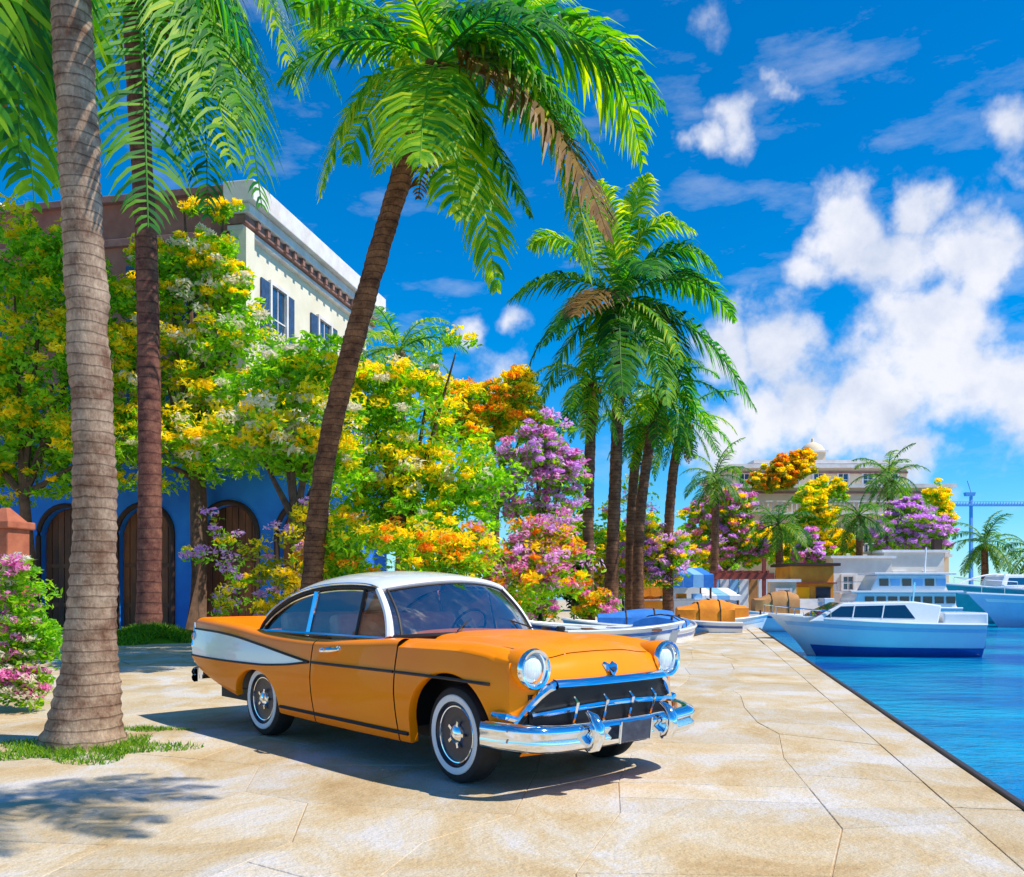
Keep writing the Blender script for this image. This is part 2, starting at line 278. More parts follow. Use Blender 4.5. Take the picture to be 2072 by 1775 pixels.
# ------------------------------------------------------------------ mesh helpers
class MB:
    def __init__(s): s.v = []; s.f = []; s.mi = []; s.m = 0
    def add(s, vs, fs):
        o = len(s.v); s.v += [tuple(p) for p in vs]; s.f += [tuple(i+o for i in f) for f in fs]; s.mi += [s.m]*len(fs); return s
    def box(s, c, d, rz=0, taper=1, m=None):
        x, y, z = d[0]/2, d[1]/2, d[2]/2
        vs = [Vector((sx*x*(taper if sz > 0 else 1), sy*y*(taper if sz > 0 else 1), sz*z)) for sz in (-1,1) for sx, sy in ((-1,-1),(1,-1),(1,1),(-1,1))]
        q = m or Matrix.Rotation(rz, 3, 'Z'); c = Vector(c)
        return s.add([q @ p + c for p in vs], [(3,2,1,0),(4,5,6,7),(0,1,5,4),(1,2,6,5),(2,3,7,6),(3,0,4,7)])
    def grid(s, rows, close=False, flip=False):
        n = len(rows[0]); vs = [p for r in rows for p in r]; fs = []
        for i in range(len(rows)-1):
            for j in range(n if close else n-1):
                k = (j+1) % n; q = (i*n+j, i*n+k, (i+1)*n+k, (i+1)*n+j); fs.append(q[::-1] if flip else q)
        return s.add(vs, fs)
    def tube(s, path, rad, n=8, cap=True, up=Vector((0,0,1))):
        path = [Vector(p) for p in path]; rad = rad if isinstance(rad, (list, tuple)) else [rad]*len(path)
        rows = []
        for i, p in enumerate(path):
            t = (path[min(i+1, len(path)-1)]-path[max(i-1, 0)]).normalized()
            a = t.cross(up)
            if a.length < .05: a = t.cross(Vector((1,0,0)))
            a.normalize(); b = a.cross(t)
            rows.append([p+(a*math.cos(q)+b*math.sin(q))*rad[i] for q in [2*math.pi*k/n for k in range(n)]])
        s.grid(rows, close=True)
        if cap:
            o = len(s.v)-len(path)*n
            s.f.append(tuple(o+k for k in range(n))[::-1]); s.f.append(tuple(o+(len(path)-1)*n+k for k in range(n))); s.mi += [s.m]*2
        return s
    def sweep(s, path, prof, ups, close=True):
        """prof: list of (side, up) offsets; ups: an 'out' direction per path point."""
        rows = []
        for i, p in enumerate(path):
            o = Vector(ups[i]).normalized()
            rows.append([Vector(p)+o*a+Vector((0,0,1))*b for a, b in prof])
        return s.grid(rows, close=close)
    def lathe(s, prof, n=32, axis='y', c=(0,0,0)):
        rows = []; c = Vector(c)
        for k in range(n):
            a = 2*math.pi*k/n
            if axis == 'y': rows.append([c+Vector((r*math.cos(a), h, r*math.sin(a))) for r, h in prof])
            elif axis == 'x': rows.append([c+Vector((h, r*math.cos(a), r*math.sin(a))) for r, h in prof])
            else: rows.append([c+Vector((r*math.cos(a), r*math.sin(a), h)) for r, h in prof])
        rows.append(rows[0]); return s.grid(rows)
    def prism(s, poly, y0, y1, m=None):
        """poly in (x, z) drawn out along y."""
        n = len(poly); q = m or Matrix.Identity(3)
        vs = [q @ Vector((x, y0, z)) for x, z in poly]+[q @ Vector((x, y1, z)) for x, z in poly]
        fs = [tuple(range(n)), tuple(range(2*n-1, n-1, -1))]+[(i, i+n, (i+1) % n+n, (i+1) % n) for i in range(n)]
        return s.add(vs, fs)
    def mesh(s, name, mats, smooth=False, sharp=40):
        me = bpy.data.meshes.new(name); me.from_pydata(s.v, [], s.f)
        for m in (mats if isinstance(mats, (list, tuple)) else [mats]): me.materials.append(M[m])
        if any(s.mi): me.polygons.foreach_set('material_index', s.mi)
        if smooth:
            bm = bmesh.new(); bm.from_mesh(me); bmesh.ops.remove_doubles(bm, verts=bm.verts, dist=.0004); bmesh.ops.recalc_face_normals(bm, faces=bm.faces); bm.to_mesh(me); bm.free()
            me.polygons.foreach_set('use_smooth', [True]*len(me.polygons)); me.set_sharp_from_angle(angle=R(sharp))
        me.update(); return me
    def build(s, name, mats, parent=None, smooth=False, sharp=40, bevel=0):
        o = bpy.data.objects.new(name, s.mesh(name, mats, smooth, sharp)); C.objects.link(o); o.parent = parent
        if bevel:
            b = o.modifiers.new('bevel', 'BEVEL'); b.width = bevel; b.segments = 2; b.limit_method = 'ANGLE'
        return o
def thing(name, label, cat, loc=(0,0,0), rz=0, group=None):
    o = bpy.data.objects.new(name, None); C.objects.link(o); o.location = loc; o.rotation_euler = (0,0,rz); o.empty_display_size = .2
    return tag(o, label, cat, group)
def tag(o, label, cat, group=None, kind=None):
    if label: o['label'] = label
    if cat: o['category'] = cat
    if group: o['group'] = group
    if kind: o['kind'] = kind
    return o
def link(name, me, parent=None, loc=(0,0,0), rot=(0,0,0), sc=1):
    o = bpy.data.objects.new(name, me); C.objects.link(o); o.parent = parent; o.location = loc; o.rotation_euler = rot
    o.scale = sc if isinstance(sc, (tuple, list)) else (sc, sc, sc); return o
def pchip(keys):
    xs = [k[0] for k in keys]; ys = [k[1] for k in keys]; n = len(xs)
    d = [(ys[i+1]-ys[i])/(xs[i+1]-xs[i]) for i in range(n-1)]
    s = [d[0]]+[(0 if d[i-1]*d[i] <= 0 else 2*d[i-1]*d[i]/(d[i-1]+d[i])) for i in range(1, n-1)]+[d[-1]]
    def f(x):
        if x <= xs[0]: return ys[0]
        if x >= xs[-1]: return ys[-1]
        i = 0
        while x > xs[i+1]: i += 1
        h = xs[i+1]-xs[i]; t = (x-xs[i])/h
        return ys[i]*(1+2*t)*(1-t)**2+s[i]*h*t*(1-t)**2+ys[i+1]*t*t*(3-2*t)+s[i+1]*h*t*t*(t-1)
    return f
def frange(a, b, step):
    n = max(1, int(round(abs(b-a)/step))); return [a+(b-a)*i/n for i in range(n+1)]
def bez(a, b, c, n):
    a, b, c = Vector(a), Vector(b), Vector(c)
    return [a*(1-t)**2+b*2*t*(1-t)+c*t*t for t in [i/n for i in range(n+1)]]
def catmull(pts, n):
    pts = [Vector(p) for p in pts]; out = []
    for i in range(len(pts)-1):
        p0 = pts[max(i-1,0)]; p1 = pts[i]; p2 = pts[i+1]; p3 = pts[min(i+2, len(pts)-1)]
        for k in range(n):
            t = k/n; out.append(.5*((2*p1)+(p2-p0)*t+(2*p0-5*p1+4*p2-p3)*t*t+(3*p1-p0-3*p2+p3)*t**3))
    return out+[pts[-1]]

# ------------------------------------------------------------------ the setting: sea, land, promenade
WZ = -.45                                              # water level
QS, QC = .209, 2.07                                   # quay edge: X = QS*Y + QC
QD = Vector((QS, 1, 0)).normalized(); QN = Vector((-QD.y, QD.x, 0)); QA = math.atan(QS)
def edge(y): return Vector((QS*y+QC, y, 0))
mb = MB(); mb.add([(-4000,-60,WZ),(4000,-60,WZ),(4000,7000,WZ),(-4000,7000,WZ)], [(0,1,2,3)])
tag(mb.build('sea', 'water'), None, None, kind='structure')
land = [(-160,-30), tuple(edge(-30)[:2]), tuple(edge(37.3)[:2]), (9.45,37.6), (3.55,23.3), (-1.2,23.5), (-1.2,29.6), (4.7,29.8), (8.3,40), (10.2,43.2), (13.8,45.4), (14.2,48.3), (30,54.5), (95,60), (95,130), (-160,130)]
bm = bmesh.new(); top = [bm.verts.new((x,y,0)) for x,y in land]; bot = [bm.verts.new((x,y,-3)) for x,y in land]
bm.faces.new(top); k = len(land)
for i in range(k): bm.faces.new((top[i], bot[i], bot[(i+1)%k], top[(i+1)%k])).material_index = 1
bmesh.ops.recalc_face_normals(bm, faces=bm.faces)
bmesh.ops.triangulate(bm, faces=[f for f in bm.faces if len(f.verts) > 4])
me = bpy.data.meshes.new('ground'); bm.to_mesh(me); bm.free(); me.materials.append(M['ground']); me.materials.append(M['quaywall'])
ground = link('ground', me); tag(ground, None, None, kind='structure')

def build_promenade():
    def pt(s, t): return edge(0)+QD*s+QN*t
    s0, s1, t0, t1 = 2.0, 24.0, .452, 11.2
    mb = MB(); mb.add([pt(s0,t0)+Vector((0,0,.0155)), pt(s1,t0)+Vector((0,0,.0155)), pt(s1,t1)+Vector((0,0,.0155)), pt(s0,t1)+Vector((0,0,.0155))], [(3,2,1,0)])
    pr = mb.build('promenade', 'joint'); tag(pr, None, None, kind='structure')
    rnd = random.Random(11); ns, ntt = 20, 11
    V = {}
    for i in range(ns+1):
        for j in range(ntt+1):
            s = s0+(s1-s0)*i/ns+(rnd.uniform(-.27,.27) if 0 < i < ns else 0); t = t0+(t1-t0)*j/ntt+(rnd.uniform(-.24,.24) if 0 < j < ntt else 0)
            V[i,j] = (s, t)
    for i in range(ns):
        for j in range(ntt):
            c = [V[i,j], V[i+1,j], V[i+1,j+1], V[i,j+1]]
            cells = [c]
            if rnd.random() < .22:                   # some flags are two smaller stones
                u, v = rnd.uniform(.4,.6), rnd.uniform(.4,.6); a = (c[0][0]+(c[1][0]-c[0][0])*u, c[0][1]+(c[1][1]-c[0][1])*u); b = (c[3][0]+(c[2][0]-c[3][0])*v, c[3][1]+(c[2][1]-c[3][1])*v)
                cells = [[c[0],a,b,c[3]],[a,c[1],c[2],b]]
            for q in cells:
                ms = sum(p[0] for p in q)/4; mt = sum(p[1] for p in q)/4; z = .022+rnd.uniform(-.0025,.0025); g = rnd.choice((.0008,.0012,.0012,.002,.0035))
                def inset(p, d):
                    v = Vector((ms-p[0], mt-p[1])); v = v.normalized()*d*1.4; return (p[0]+v.x, p[1]+v.y)
                w = pt(ms, mt); m2 = MB(); A = [pt(*inset(p,g))-w for p in q]; B = [pt(*inset(p,g+.004))-w for p in q]
                m2.add([a+Vector((0,0,.006)) for a in A]+[a+Vector((0,0,z-.004)) for a in A]+[b+Vector((0,0,z)) for b in B],
                       [(0,4,5,1),(1,5,6,2),(2,6,7,3),(3,7,4,0),(4,8,9,5),(5,9,10,6),(6,10,11,7),(7,11,8,4),(8,11,10,9)][0:8]+[(8,11,10,9)])
                o = m2.build('flagstone', 'flag', pr); o.location = w
                bmx = bmesh.new(); bmx.from_mesh(o.data); bmesh.ops.recalc_face_normals(bmx, faces=bmx.faces)
                if max(bmx.faces, key=lambda f: f.calc_center_median().z).normal.z < 0: bmesh.ops.reverse_faces(bmx, faces=bmx.faces)
                bmx.to_mesh(o.data); bmx.free()
    s = 3.2
    while s < 38:
        l = rnd.uniform(1.2,1.7); c = pt(s+l/2, .241); m2 = MB(); m2.box((0,0,.0), (.415,l-.008,.044)); o = m2.build('coping_stone', 'flag', pr, bevel=.004)
        o.location = c+Vector((0,0,.001+rnd.uniform(-.002,.002))); o.rotation_euler = (0,0,-QA); s += l
    m2 = MB(); m2.box((0,0,0), (.055,42,.10)); o = m2.build('edge_rail', 'iron', pr, bevel=.01); o.location = pt(17, -.0)+Vector((0,0,-.005)); o.rotation_euler = (0,0,-QA)
    # kerb on the inner side, where the pier narrows
    a, b = Vector((3.55,23.3,0)), Vector((9.45,37.6,0)); d = b-a
    m2 = MB(); m2.box((0,0,0), (.10,d.length,.10)); o = m2.build('edge_rail', 'iron', pr); o.location = (a+b)/2+Vector((0,0,.01)); o.rotation_euler = (0,0,-math.atan2(d.x,d.y))
build_promenade()

# ------------------------------------------------------------------ palms
def frond_mesh(path, ll, n, droop, seed, mname, width=.05, side=None, name='frond'):
    """A feather leaf along path: a tapering midrib and two rows of hanging leaflets."""
    rnd = random.Random(seed); mb = MB(); m = len(path)-1
    L = sum((path[i+1]-path[i]).length for i in range(m))
    mb.tube(path, [.030*L/4*(1-.85*i/m)+.004 for i in range(m+1)], n=5, cap=False)
    if side is None:
        h = path[-1]-path[0]; h.z = 0
        side = Vector((-h.y, h.x, 0)).normalized() if h.length > .05 else Vector((0,1,0))
    for k in range(n):
        t = .10+.90*(k+.5)/n; x = t*m; i = min(int(x), m-1); p = path[i].lerp(path[i+1], x-i); tg = (path[i+1]-path[i]).normalized()
        prof = (math.sin(math.pi*min(1, .16+t*.80))**.65)*(1 if t < .85 else 1-.5*(t-.85)/.15)
        for sgn in (-1, 1):
            if rnd.random() < .06: continue
            l = ll*prof*rnd.uniform(.78,1.12); d = (side*sgn*rnd.uniform(.75,1.0)+tg*rnd.uniform(.45,.85)+Vector((0,0,rnd.uniform(-.05,.35)))).normalized()
            wv = (tg-d*tg.dot(d)); wv = wv.normalized() if wv.length > .01 else Vector((0,0,1)); w = width*rnd.uniform(.8,1.2)
            q = p.copy(); vs = []; dd = d; seg = l/3
            for s_, ww in enumerate((.55, 1, .75)):
                vs += [q-wv*w*ww*.5, q+wv*w*ww*.5]; q = q+dd*seg; dd = (dd+Vector((rnd.uniform(-.08,.08), rnd.uniform(-.08,.08), -droop*rnd.uniform(.7,1.2)))).normalized()
            vs.append(q)
            mb.add(vs, [(0,1,3,2),(2,3,5,4),(4,5,6)])
    return mb.mesh(name, mname)
def unit_path(e, curl, n=10):
    p = Vector((0,0,0)); out = [p.copy()]; a = e
    for i in range(n):
        a = e-curl*((i+.5)/n)**1.25; p = p+Vector((math.cos(a),0,math.sin(a)))/n; out.append(p.copy())
    return out
UNIT = {}
def unit_fronds(mname, n=34, ll=.24, width=.020):
    if mname not in UNIT:
        UNIT[mname] = [(e, frond_mesh(unit_path(R(e), R(c)), ll, n, .55, int(e*7+c), mname, width)) for e, c in
                       ((82,70),(66,85),(50,95),(34,95),(16,85),(-4,70),(-28,52),(-52,32))]
    return UNIT[mname]
def trunk_mesh(pts, rad, step=.12, ridge=.05, n=16, mname='trunk_grey', seed=1):
    path = catmull(pts, 14); rnd = random.Random(seed); L = [0]
    for i in range(1, len(path)): L.append(L[-1]+(path[i]-path[i-1]).length)
    T = L[-1]; rows = []; P2 = []; rr = []; k = max(12, int(T/step)); j = 0
    for i in range(k*2+1):                            # ringed: every other row swells
        s = T*i/(k*2)
        while j < len(L)-2 and L[j+1] < s: j += 1
        p = path[j].lerp(path[j+1], (s-L[j])/max(1e-6, L[j+1]-L[j])); P2.append(p)
        rr.append(rad(s/T)*(1+(ridge if i % 2 else -ridge*.3)*rnd.uniform(.4,1.3)))
    mb = MB(); mb.tube(P2, rr, n=n, up=Vector((.02,1,0)))
    for i in range(len(mb.v)):
        v = Vector(mb.v[i]); q = mnoise.noise(v*3.1)*.018*(1+rr[min(i//n, len(rr)-1)]); mb.v[i] = tuple(v+Vector((q, q*.7, 0)))
    return mb
def palm(name, label, base, pts, rad, crown, flist=None, nrand=0, fl=3.6, mname='frond', tm='trunk_grey', group='palm trees', seed=1, dry=0, coco=0, step=.12, ridge=.05, n=16, shaft=None, elmin=-60, elmax=84):
    """pts: world points of the trunk; flist: fronds as (control, tip) world points; nrand: fronds fanned round the crown."""
    base = Vector(base); t = thing(name, label, 'palm tree', base, 0, group); rnd = random.Random(seed)
    trunk_mesh([Vector(p)-base for p in pts], rad, step, ridge, n, seed=seed).build('trunk', tm, t, smooth=True, sharp=60)
    c = Vector(crown)-base
    if shaft:
        MB().tube([c-Vector((0,0,shaft)), c-Vector((0,0,shaft*.5)), c+Vector((0,0,.15))], [rad(1)*1.1, rad(1)*1.25, rad(1)*.7], n=12).build('crown_shaft', 'frond_dark', t, smooth=True)
    for i, (a, b) in enumerate(flist or []):
        path = bez(Vector((0,0,0)), Vector(a)-base-c, Vector(b)-base-c, 11); L = sum((path[k+1]-path[k]).length for k in range(11))
        side = None
        h = path[-1]-path[0]; h.z = 0
        if h.length < .35*L: side = Vector((rnd.uniform(.3,1), rnd.uniform(-1,1), 0)).normalized()
        me = frond_mesh(path, L*.27+.12, int(26+min(L,6)*9), .6, seed*100+i, mname if rnd.random() > .015 else 'frond_dry', .064*max(.8, min(L/3,1.5)), side)
        link('frond', me, t, c)
    U = unit_fronds(mname)
    for i in range(nrand):
        e = elmax+(elmin-elmax)*((i+.5)/nrand)**.9; me = min(U, key=lambda u: abs(u[0]-e-rnd.uniform(-8,8)))[1]
        link('frond', me, t, c+Vector((0,0,.05)), (R(rnd.uniform(-14,14)), R(rnd.uniform(-8,8)), i*2.39996+rnd.uniform(-.3,.3)), fl*rnd.uniform(.82,1.12)*(1 if e > -30 else .85))
    if dry:
        D = unit_fronds('frond_dry', 26)
        for i in range(dry):
            link('dry_frond', D[-1][1], t, c-Vector((0,0,.05)), (R(rnd.uniform(-14,14)), R(rnd.uniform(8,28)), rnd.uniform(0,6.28)), fl*rnd.uniform(.5,.75))
    for i in range(coco):
        a = i*2.4; m2 = MB(); r = rad(1)*1.0; m2.lathe([(0,.0),(.07,.03),(.105,.11),(.10,.18),(.06,.25),(0,.27)], 10, 'z')
        link('coconut', m2.mesh('coconut', 'coconut', True), t, c+Vector((math.cos(a)*(r+.08), math.sin(a)*(r+.08), -.38-.1*(i % 3))))
    return t

# the thick trunk beside the car; its crown is mostly above the picture
b1 = G(168,1512); b1.z = .0
def r1(s): return .165+.21*math.exp(-s*16)+.05*math.exp(-s*3.2)
c1 = P(142,-210,8.2)
palm('coconut_palm', 'thick grey ringed palm trunk flaring at its grassy foot beside the orange car', b1,
     [b1-Vector((0,0,.05)), P(186,1250,8.33), P(192,1000,8.3), P(180,700,8.28), P(160,300,8.25), P(143,0,8.2), c1], r1, c1,
     flist=[(P(20,-230,8.9),P(40,330,9.6)), (P(0,-330,8.6),P(-140,300,8.6)), (P(20,-180,9.2),P(70,420,10.2)),
            (P(-60,-330,8.2),P(-90,380,7.8)), (P(-40,-300,9.4),P(-30,240,10.8)),
            (P(290,-330,8.6),P(520,120,8.9)), (P(340,-280,8.0),P(500,40,8.0)),
            (P(200,-480,9.0),P(330,-330,10.6)), (P(140,-500,8.0),P(100,-640,7.6))], seed=3, coco=0, step=.10, ridge=.055, n=28)
# unseen palm added beside the viewer, bent so only its frond shadow shows
bq = Vector((-3.3,2.4,.0)); cq = Vector((1.7,4.55,7.0))
palm('leaning_palm', 'unseen slender palm added to cast the frond shadow beside the thick trunk', bq, [bq, Vector((-3.2,2.5,2.2)), Vector((-2.7,2.7,4.4)), Vector((-.9,3.4,6.2)), cq], lambda s: .08+.05*math.exp(-s*14), cq, nrand=13, fl=1.35, tm='trunk_brown', seed=77, elmin=-15, elmax=55)
# slim royal palm in front of the blue arcade
b2 = G(300,1292); b2.z = .12
c2 = P(262,-150,26.6)
palm('royal_palm', 'tall dark reddish royal palm rising from the grass mound before the blue arcade', b2,
     [b2, P(303,1100,27), P(302,800,27), P(296,500,26.9), P(282,250,26.8), P(268,0,26.6), c2], lambda s: .34+.05*math.exp(-s*20)-.06*s, c2,
     flist=[(P(450,-240,26),P(530,420,25)), (P(420,-150,27.5),P(420,440,28.5)), (P(370,-160,24.5),P(470,330,23.5)), (P(520,-250,27),P(690,200,27)),
            (P(560,-140,26),P(600,190,25.5)), (P(380,-260,29),P(380,300,31)), (P(280,-220,24),P(300,460,22.6)), (P(180,-250,26),P(60,240,25)),
            (P(200,-200,28),P(120,380,30)), (P(330,-330,26),P(430,-260,25)), (P(150,-330,26),P(20,-120,27)), (P(440,-60,25),P(500,260,24.3))], nrand=4, fl=4.2, tm='trunk_royal', seed=5, step=.35, ridge=.02, shaft=1.6, elmin=-30, dry=2)
# leaning coconut palm behind the car
KP = 17.2/11.5                                        # its depth against a first guess
b3 = Vector((-2.95*KP,13.1*KP,0)); c3 = P(884,128,17.2)
tr3 = [b3]+[P(x, y, d*KP) for x, y, d in ((632,1180,13.05), (642,1050,13.0), (668,880,12.8), (724,660,12.4), (790,430,12.0), (845,255,11.7))]+[c3]
Q = lambda x, y, dz=0: P(x, y, (11.5+dz)*KP)
palm('leaning_palm', 'brown coconut palm leaning over the car with the largest arching crown', b3, tr3, lambda s: KP*(.145+.07*math.exp(-s*14)-.012*s), c3,
     flist=[(Q(1120,-60),Q(1345,215,-.4)), (Q(1250,-50,.5),Q(1300,330,.9)), (Q(1060,40,-.5),Q(1225,330,-.9)), (Q(1150,50,-.2),Q(1190,560,-.9)), (Q(1130,140,-.8),Q(1230,480,-1.3)),
            (Q(960,210,-.3),Q(1075,440,-.6)), (Q(960,240,.5),Q(1005,590,.8)), (Q(920,260,-.7),Q(935,440,-1.2)), (Q(700,120,-.3),Q(648,400,-.7)), (Q(760,150,.6),Q(700,330,1.3)),
            (Q(720,10,-.3),Q(560,170,-.6)), (Q(700,-60,.5),Q(600,20,1.0)), (Q(830,180,-.5),Q(765,350,-.8)), (Q(830,-60,-.8),Q(760,-80,-2.0)), (Q(900,-90,.4),Q(1010,-130,1.5)),
            (Q(950,-30,1.0),Q(1130,0,2.6)), (Q(800,-10,1.2),Q(640,90,2.6)), (Q(1020,90,1.2),Q(1150,280,2.4)), (Q(860,150,-1.2),Q(850,330,-2.2)), (Q(1010,-40,-1.0),Q(1120,60,-2.4)), (Q(890,-60,0),Q(880,-140,.2))],
     tm='trunk_brown', seed=9, coco=5, dry=1, fl=3.6, step=.15, ridge=.05, n=20)
# the clump of palms by the water
D4 = 32.0; c4 = P(1256,602,D4); b4 = P(1236,0,D4); b4.z = 0
Q = lambda x, y, dz=0: P(x, y, D4+dz)
palm('coconut_palm', 'tallest palm of the clump by the harbour, broad crown with orange coconuts', b4,
     [b4, Q(1238,1150), Q(1246,950), Q(1252,780), c4], lambda s: .23+.10*math.exp(-s*14)-.04*s, c4,
     flist=[(Q(1262,440),Q(1312,352,-1)), (Q(1290,390),Q(1408,470,-1)), (Q(1370,430),Q(1462,560,-1)), (Q(1400,510,.5),Q(1488,650,1)), (Q(1420,620),Q(1530,830,-1)), (Q(1350,600,1),Q(1400,850,1.5)),
            (Q(1330,640,-1),Q(1350,820,-2)), (Q(1150,640),Q(1090,830,-1)), (Q(1120,520),Q(1028,610,-1)), (Q(1140,430),Q(1070,500,1)), (Q(1170,560,-1),Q(1100,700,-2)), (Q(1200,640,1),Q(1180,810,1)),
            (Q(1210,430,1),Q(1190,400,3)), (Q(1290,480,-2),Q(1330,560,-4)), (Q(1220,560,-2),Q(1160,640,-4)), (Q(1240,460,-.5),Q(1215,365,-1.5)), (Q(1330,480,2),Q(1420,600,4)), (Q(1250,650,-1.5),Q(1260,800,-2.5))],
     nrand=8, fl=4.0, mname='frond', tm='trunk_brown', seed=13, coco=4, dry=3, step=.25, ridge=.05, elmin=-60, elmax=50)
for (tx, ty, bx, dd, fl, lab, sd) in ((1198,775,1190,31,2.9,'palm of the harbour clump on the garden side, crown half under the tallest',21), (1335,790,1292,33,3.0,'palm of the harbour clump with drooping crown on the quay side',22),
                                      (1300,860,1276,34.5,2.4,'short palm hidden in the middle of the harbour clump',23), (1385,850,1352,35,2.6,'outermost slim palm of the harbour clump towards the stalls',24)):
    c = P(tx,ty,dd); b = P(bx,0,dd); b.z = 0
    palm('coconut_palm', lab, b, [b, P(bx,1100,dd), P((bx*2+tx)/3,950,dd), c], lambda s: .20+.07*math.exp(-s*14)-.03*s, c, nrand=16, fl=fl, mname='frond', tm='trunk_brown', seed=sd, dry=4, coco=3, step=.25, elmin=-70, elmax=70)
# small palm behind the leaning trunk, by the cream facade
c = P(808,712,38); b = Vector((c.x,c.y,0))
palm('fan_palm', 'young green palm at the far end of the cream facade behind the yellow trees', b, [b, b+Vector((.1,0,5)), c], lambda s: .24, c, nrand=16, fl=3.0, seed=31, step=.3, elmin=-20)
# far shore
for i, (x, y, dd, fl, lab) in enumerate(((1446,968,52,2.7,'far shore palm standing before the end of the terraced hotel nearest the clump'), (1576,1062,56,2.9,'far shore palm over the red pergola, below the hotel terraces'),
        (1738,1045,60,3.1,'far shore palm between yellow tree and purple blossom before the hotel'), (1800,968,66,3.3,'tallest far shore palm rising past the upper hotel terrace'), (1992,1100,60,3.0,'far shore palm standing alone beyond the hotel over the turquoise boat'), (2090,1120,60,2.9,'far shore palm past the turquoise boat, cut by the picture edge'))):
    c = P(x,y,dd); b = Vector((c.x-.2,c.y,0))
    palm('date_palm', lab, b, [b, b.lerp(c,.5)+Vector((.12,0,0)), c], lambda s: .24-.04*s, c, nrand=20, fl=fl, mname='frond_dark', tm='trunk_brown', seed=40+i, step=.3, elmin=-62)

# ------------------------------------------------------------------ flowering trees and shrubs
def leaves(mb, c, rad, n, size, rnd, flat=.8, up=.35):
    for _ in range(n):
        while True:
            p = Vector((rnd.uniform(-1,1), rnd.uniform(-1,1), rnd.uniform(-1,1)))
            if p.length <= 1: break
        p = Vector((p.x*rad, p.y*rad, p.z*rad*flat))+c
        d = Vector((rnd.gauss(0,1), rnd.gauss(0,1), rnd.gauss(0,.7)-.15)).normalized(); nn = Vector((rnd.gauss(0,1), rnd.gauss(0,1), rnd.gauss(0,1)+up)); s = d.cross(nn)
        if s.length < .05: continue
        s.normalize(); l = size*rnd.uniform(.6,1.35); w = l*.42; k = nn.normalized()*l*.10
        mb.add([p-d*l*.5, p+s*w*.5+k, p+d*l*.5, p-s*w*.5+k], [(0,1,2),(0,2,3)])
def tree(name, label, cat, blobs, depth, leaf, blossoms, lsize=.2, dens=1.0, bdens=.35, group=None, seed=1, trunkx=None, thick=.55, csize=1.0, trunk=True, bsize=1.0, gaps=True):
    """blobs: (x, y, rx, ry) masses of the crown; clusters of leaves sit in them, blossom clusters towards their outside and top."""
    rnd = random.Random(seed); k = depth/FX
    mx = trunkx if trunkx is not None else sum(b[0]*b[2]*b[3] for b in blobs)/sum(b[2]*b[3] for b in blobs)
    base = P(mx, 0, depth); base.z = 0
    t = thing(name, label, cat, base, 0, group)
    lm = MB(); bms = [MB() for _ in blossoms]; ends = []
    for bx, by, rx, ry in blobs:
        ax, az = rx*k, ry*k; c = P(bx, by, depth)-base; ay = max(ax, az)*thick; c.y += rnd.uniform(-.25,.25)*ay; ends.append((c, az))
        cr = (.42 if az > 1 else .3)*csize; n = max(5, int(ax*az*4.6/(cr*cr)*dens*1.45))
        for i in range(n):
            while True:
                q = Vector((rnd.uniform(-1,1), rnd.uniform(-1,1), rnd.uniform(-1,1)))
                if .25 < q.length <= 1: break
            q = q*(.55+.45*q.length)/1.0 if q.length < .6 else q
            p = c+Vector((q.x*ax, q.y*ay, q.z*az))
            if p.z < .15: continue
            if gaps and mnoise.noise(p*.75+Vector((seed*3.1,0,0))) < -.30: continue
            patch = max(.7 if bdens >= .6 else .28, min(1.9, .75+3.0*mnoise.noise(Vector((p.x*.42,p.y*.42,p.z*.75))+Vector((0,seed*5.7,0)))))
            rr = cr*rnd.uniform(.6,1.25)
            leaves(lm, p, rr, int(22*rnd.uniform(.6,1.3)), lsize, rnd, .6)
            if rnd.random() < bdens*1.35*patch*(1.25+.5*q.z-.4*q.y):
                j = min(int(rnd.random()*len(blossoms)), len(blossoms)-1)
                pb = p+Vector((rnd.uniform(-.3,.3)*rr, -rr*.55, rr*.45))
                leaves(bms[j], pb, rr*rnd.uniform(.6,1.0), int(40*rnd.uniform(.6,1.2)), lsize*.80*bsize, rnd, .5, .6)
    lm.build('foliage', leaf, t)
    for b, m in zip(bms, blossoms):
        if b.v: b.build('blossoms', m, t)
    if trunk:
        h = max(.4, sum(e[0].z for e in ends)/len(ends)*.55); w = .10+.018*h; tb = MB(); top = Vector((rnd.uniform(-.2,.2), rnd.uniform(-.2,.2), h))
        tb.tube([Vector((0,0,-.05)), Vector((0,0,.15)), top*.5+Vector((.08,.05,0)), top], [w*1.7, w*1.25, w, w*.85], n=10); tb.build('trunk', 'bark', t, smooth=True)
        for e, az in ends:
            lb = MB(); lb.tube(bez(top-Vector((0,0,.1)), top.lerp(e,.5)+Vector((0,0,-.15*az)), e, 6), [w*.7*(1-.8*i/6) for i in range(7)], n=6, cap=False); lb.build('limb', 'bark', t, smooth=True)
    return t
GY = 'yellow flowering trees of the garden'
tree('flowering_tree', 'big bright green tree with yellow blossom behind the thick grey palm trunk', 'tree',
     [(40,600,190,160),(130,800,180,170),(-70,850,200,150),(195,915,110,85),(95,520,80,50),(20,960,150,60),(170,640,100,120)], 28.4, 'leaf', ['yellow','yellow'], .24, 1.0, .30, GY, 1, 60)
tree('flowering_tree', 'yellow and green tree climbing against the terracotta facade behind the royal palm', 'tree',
     [(330,770,150,130),(430,870,180,105),(300,910,150,85),(470,700,120,90),(350,640,90,70),(250,700,90,130),(340,540,80,60),(420,520,60,60),(460,600,60,50)], 29.2, 'leaf', ['yellow','yellow','cream'], .24, 1.0, .45, GY, 2, 390)
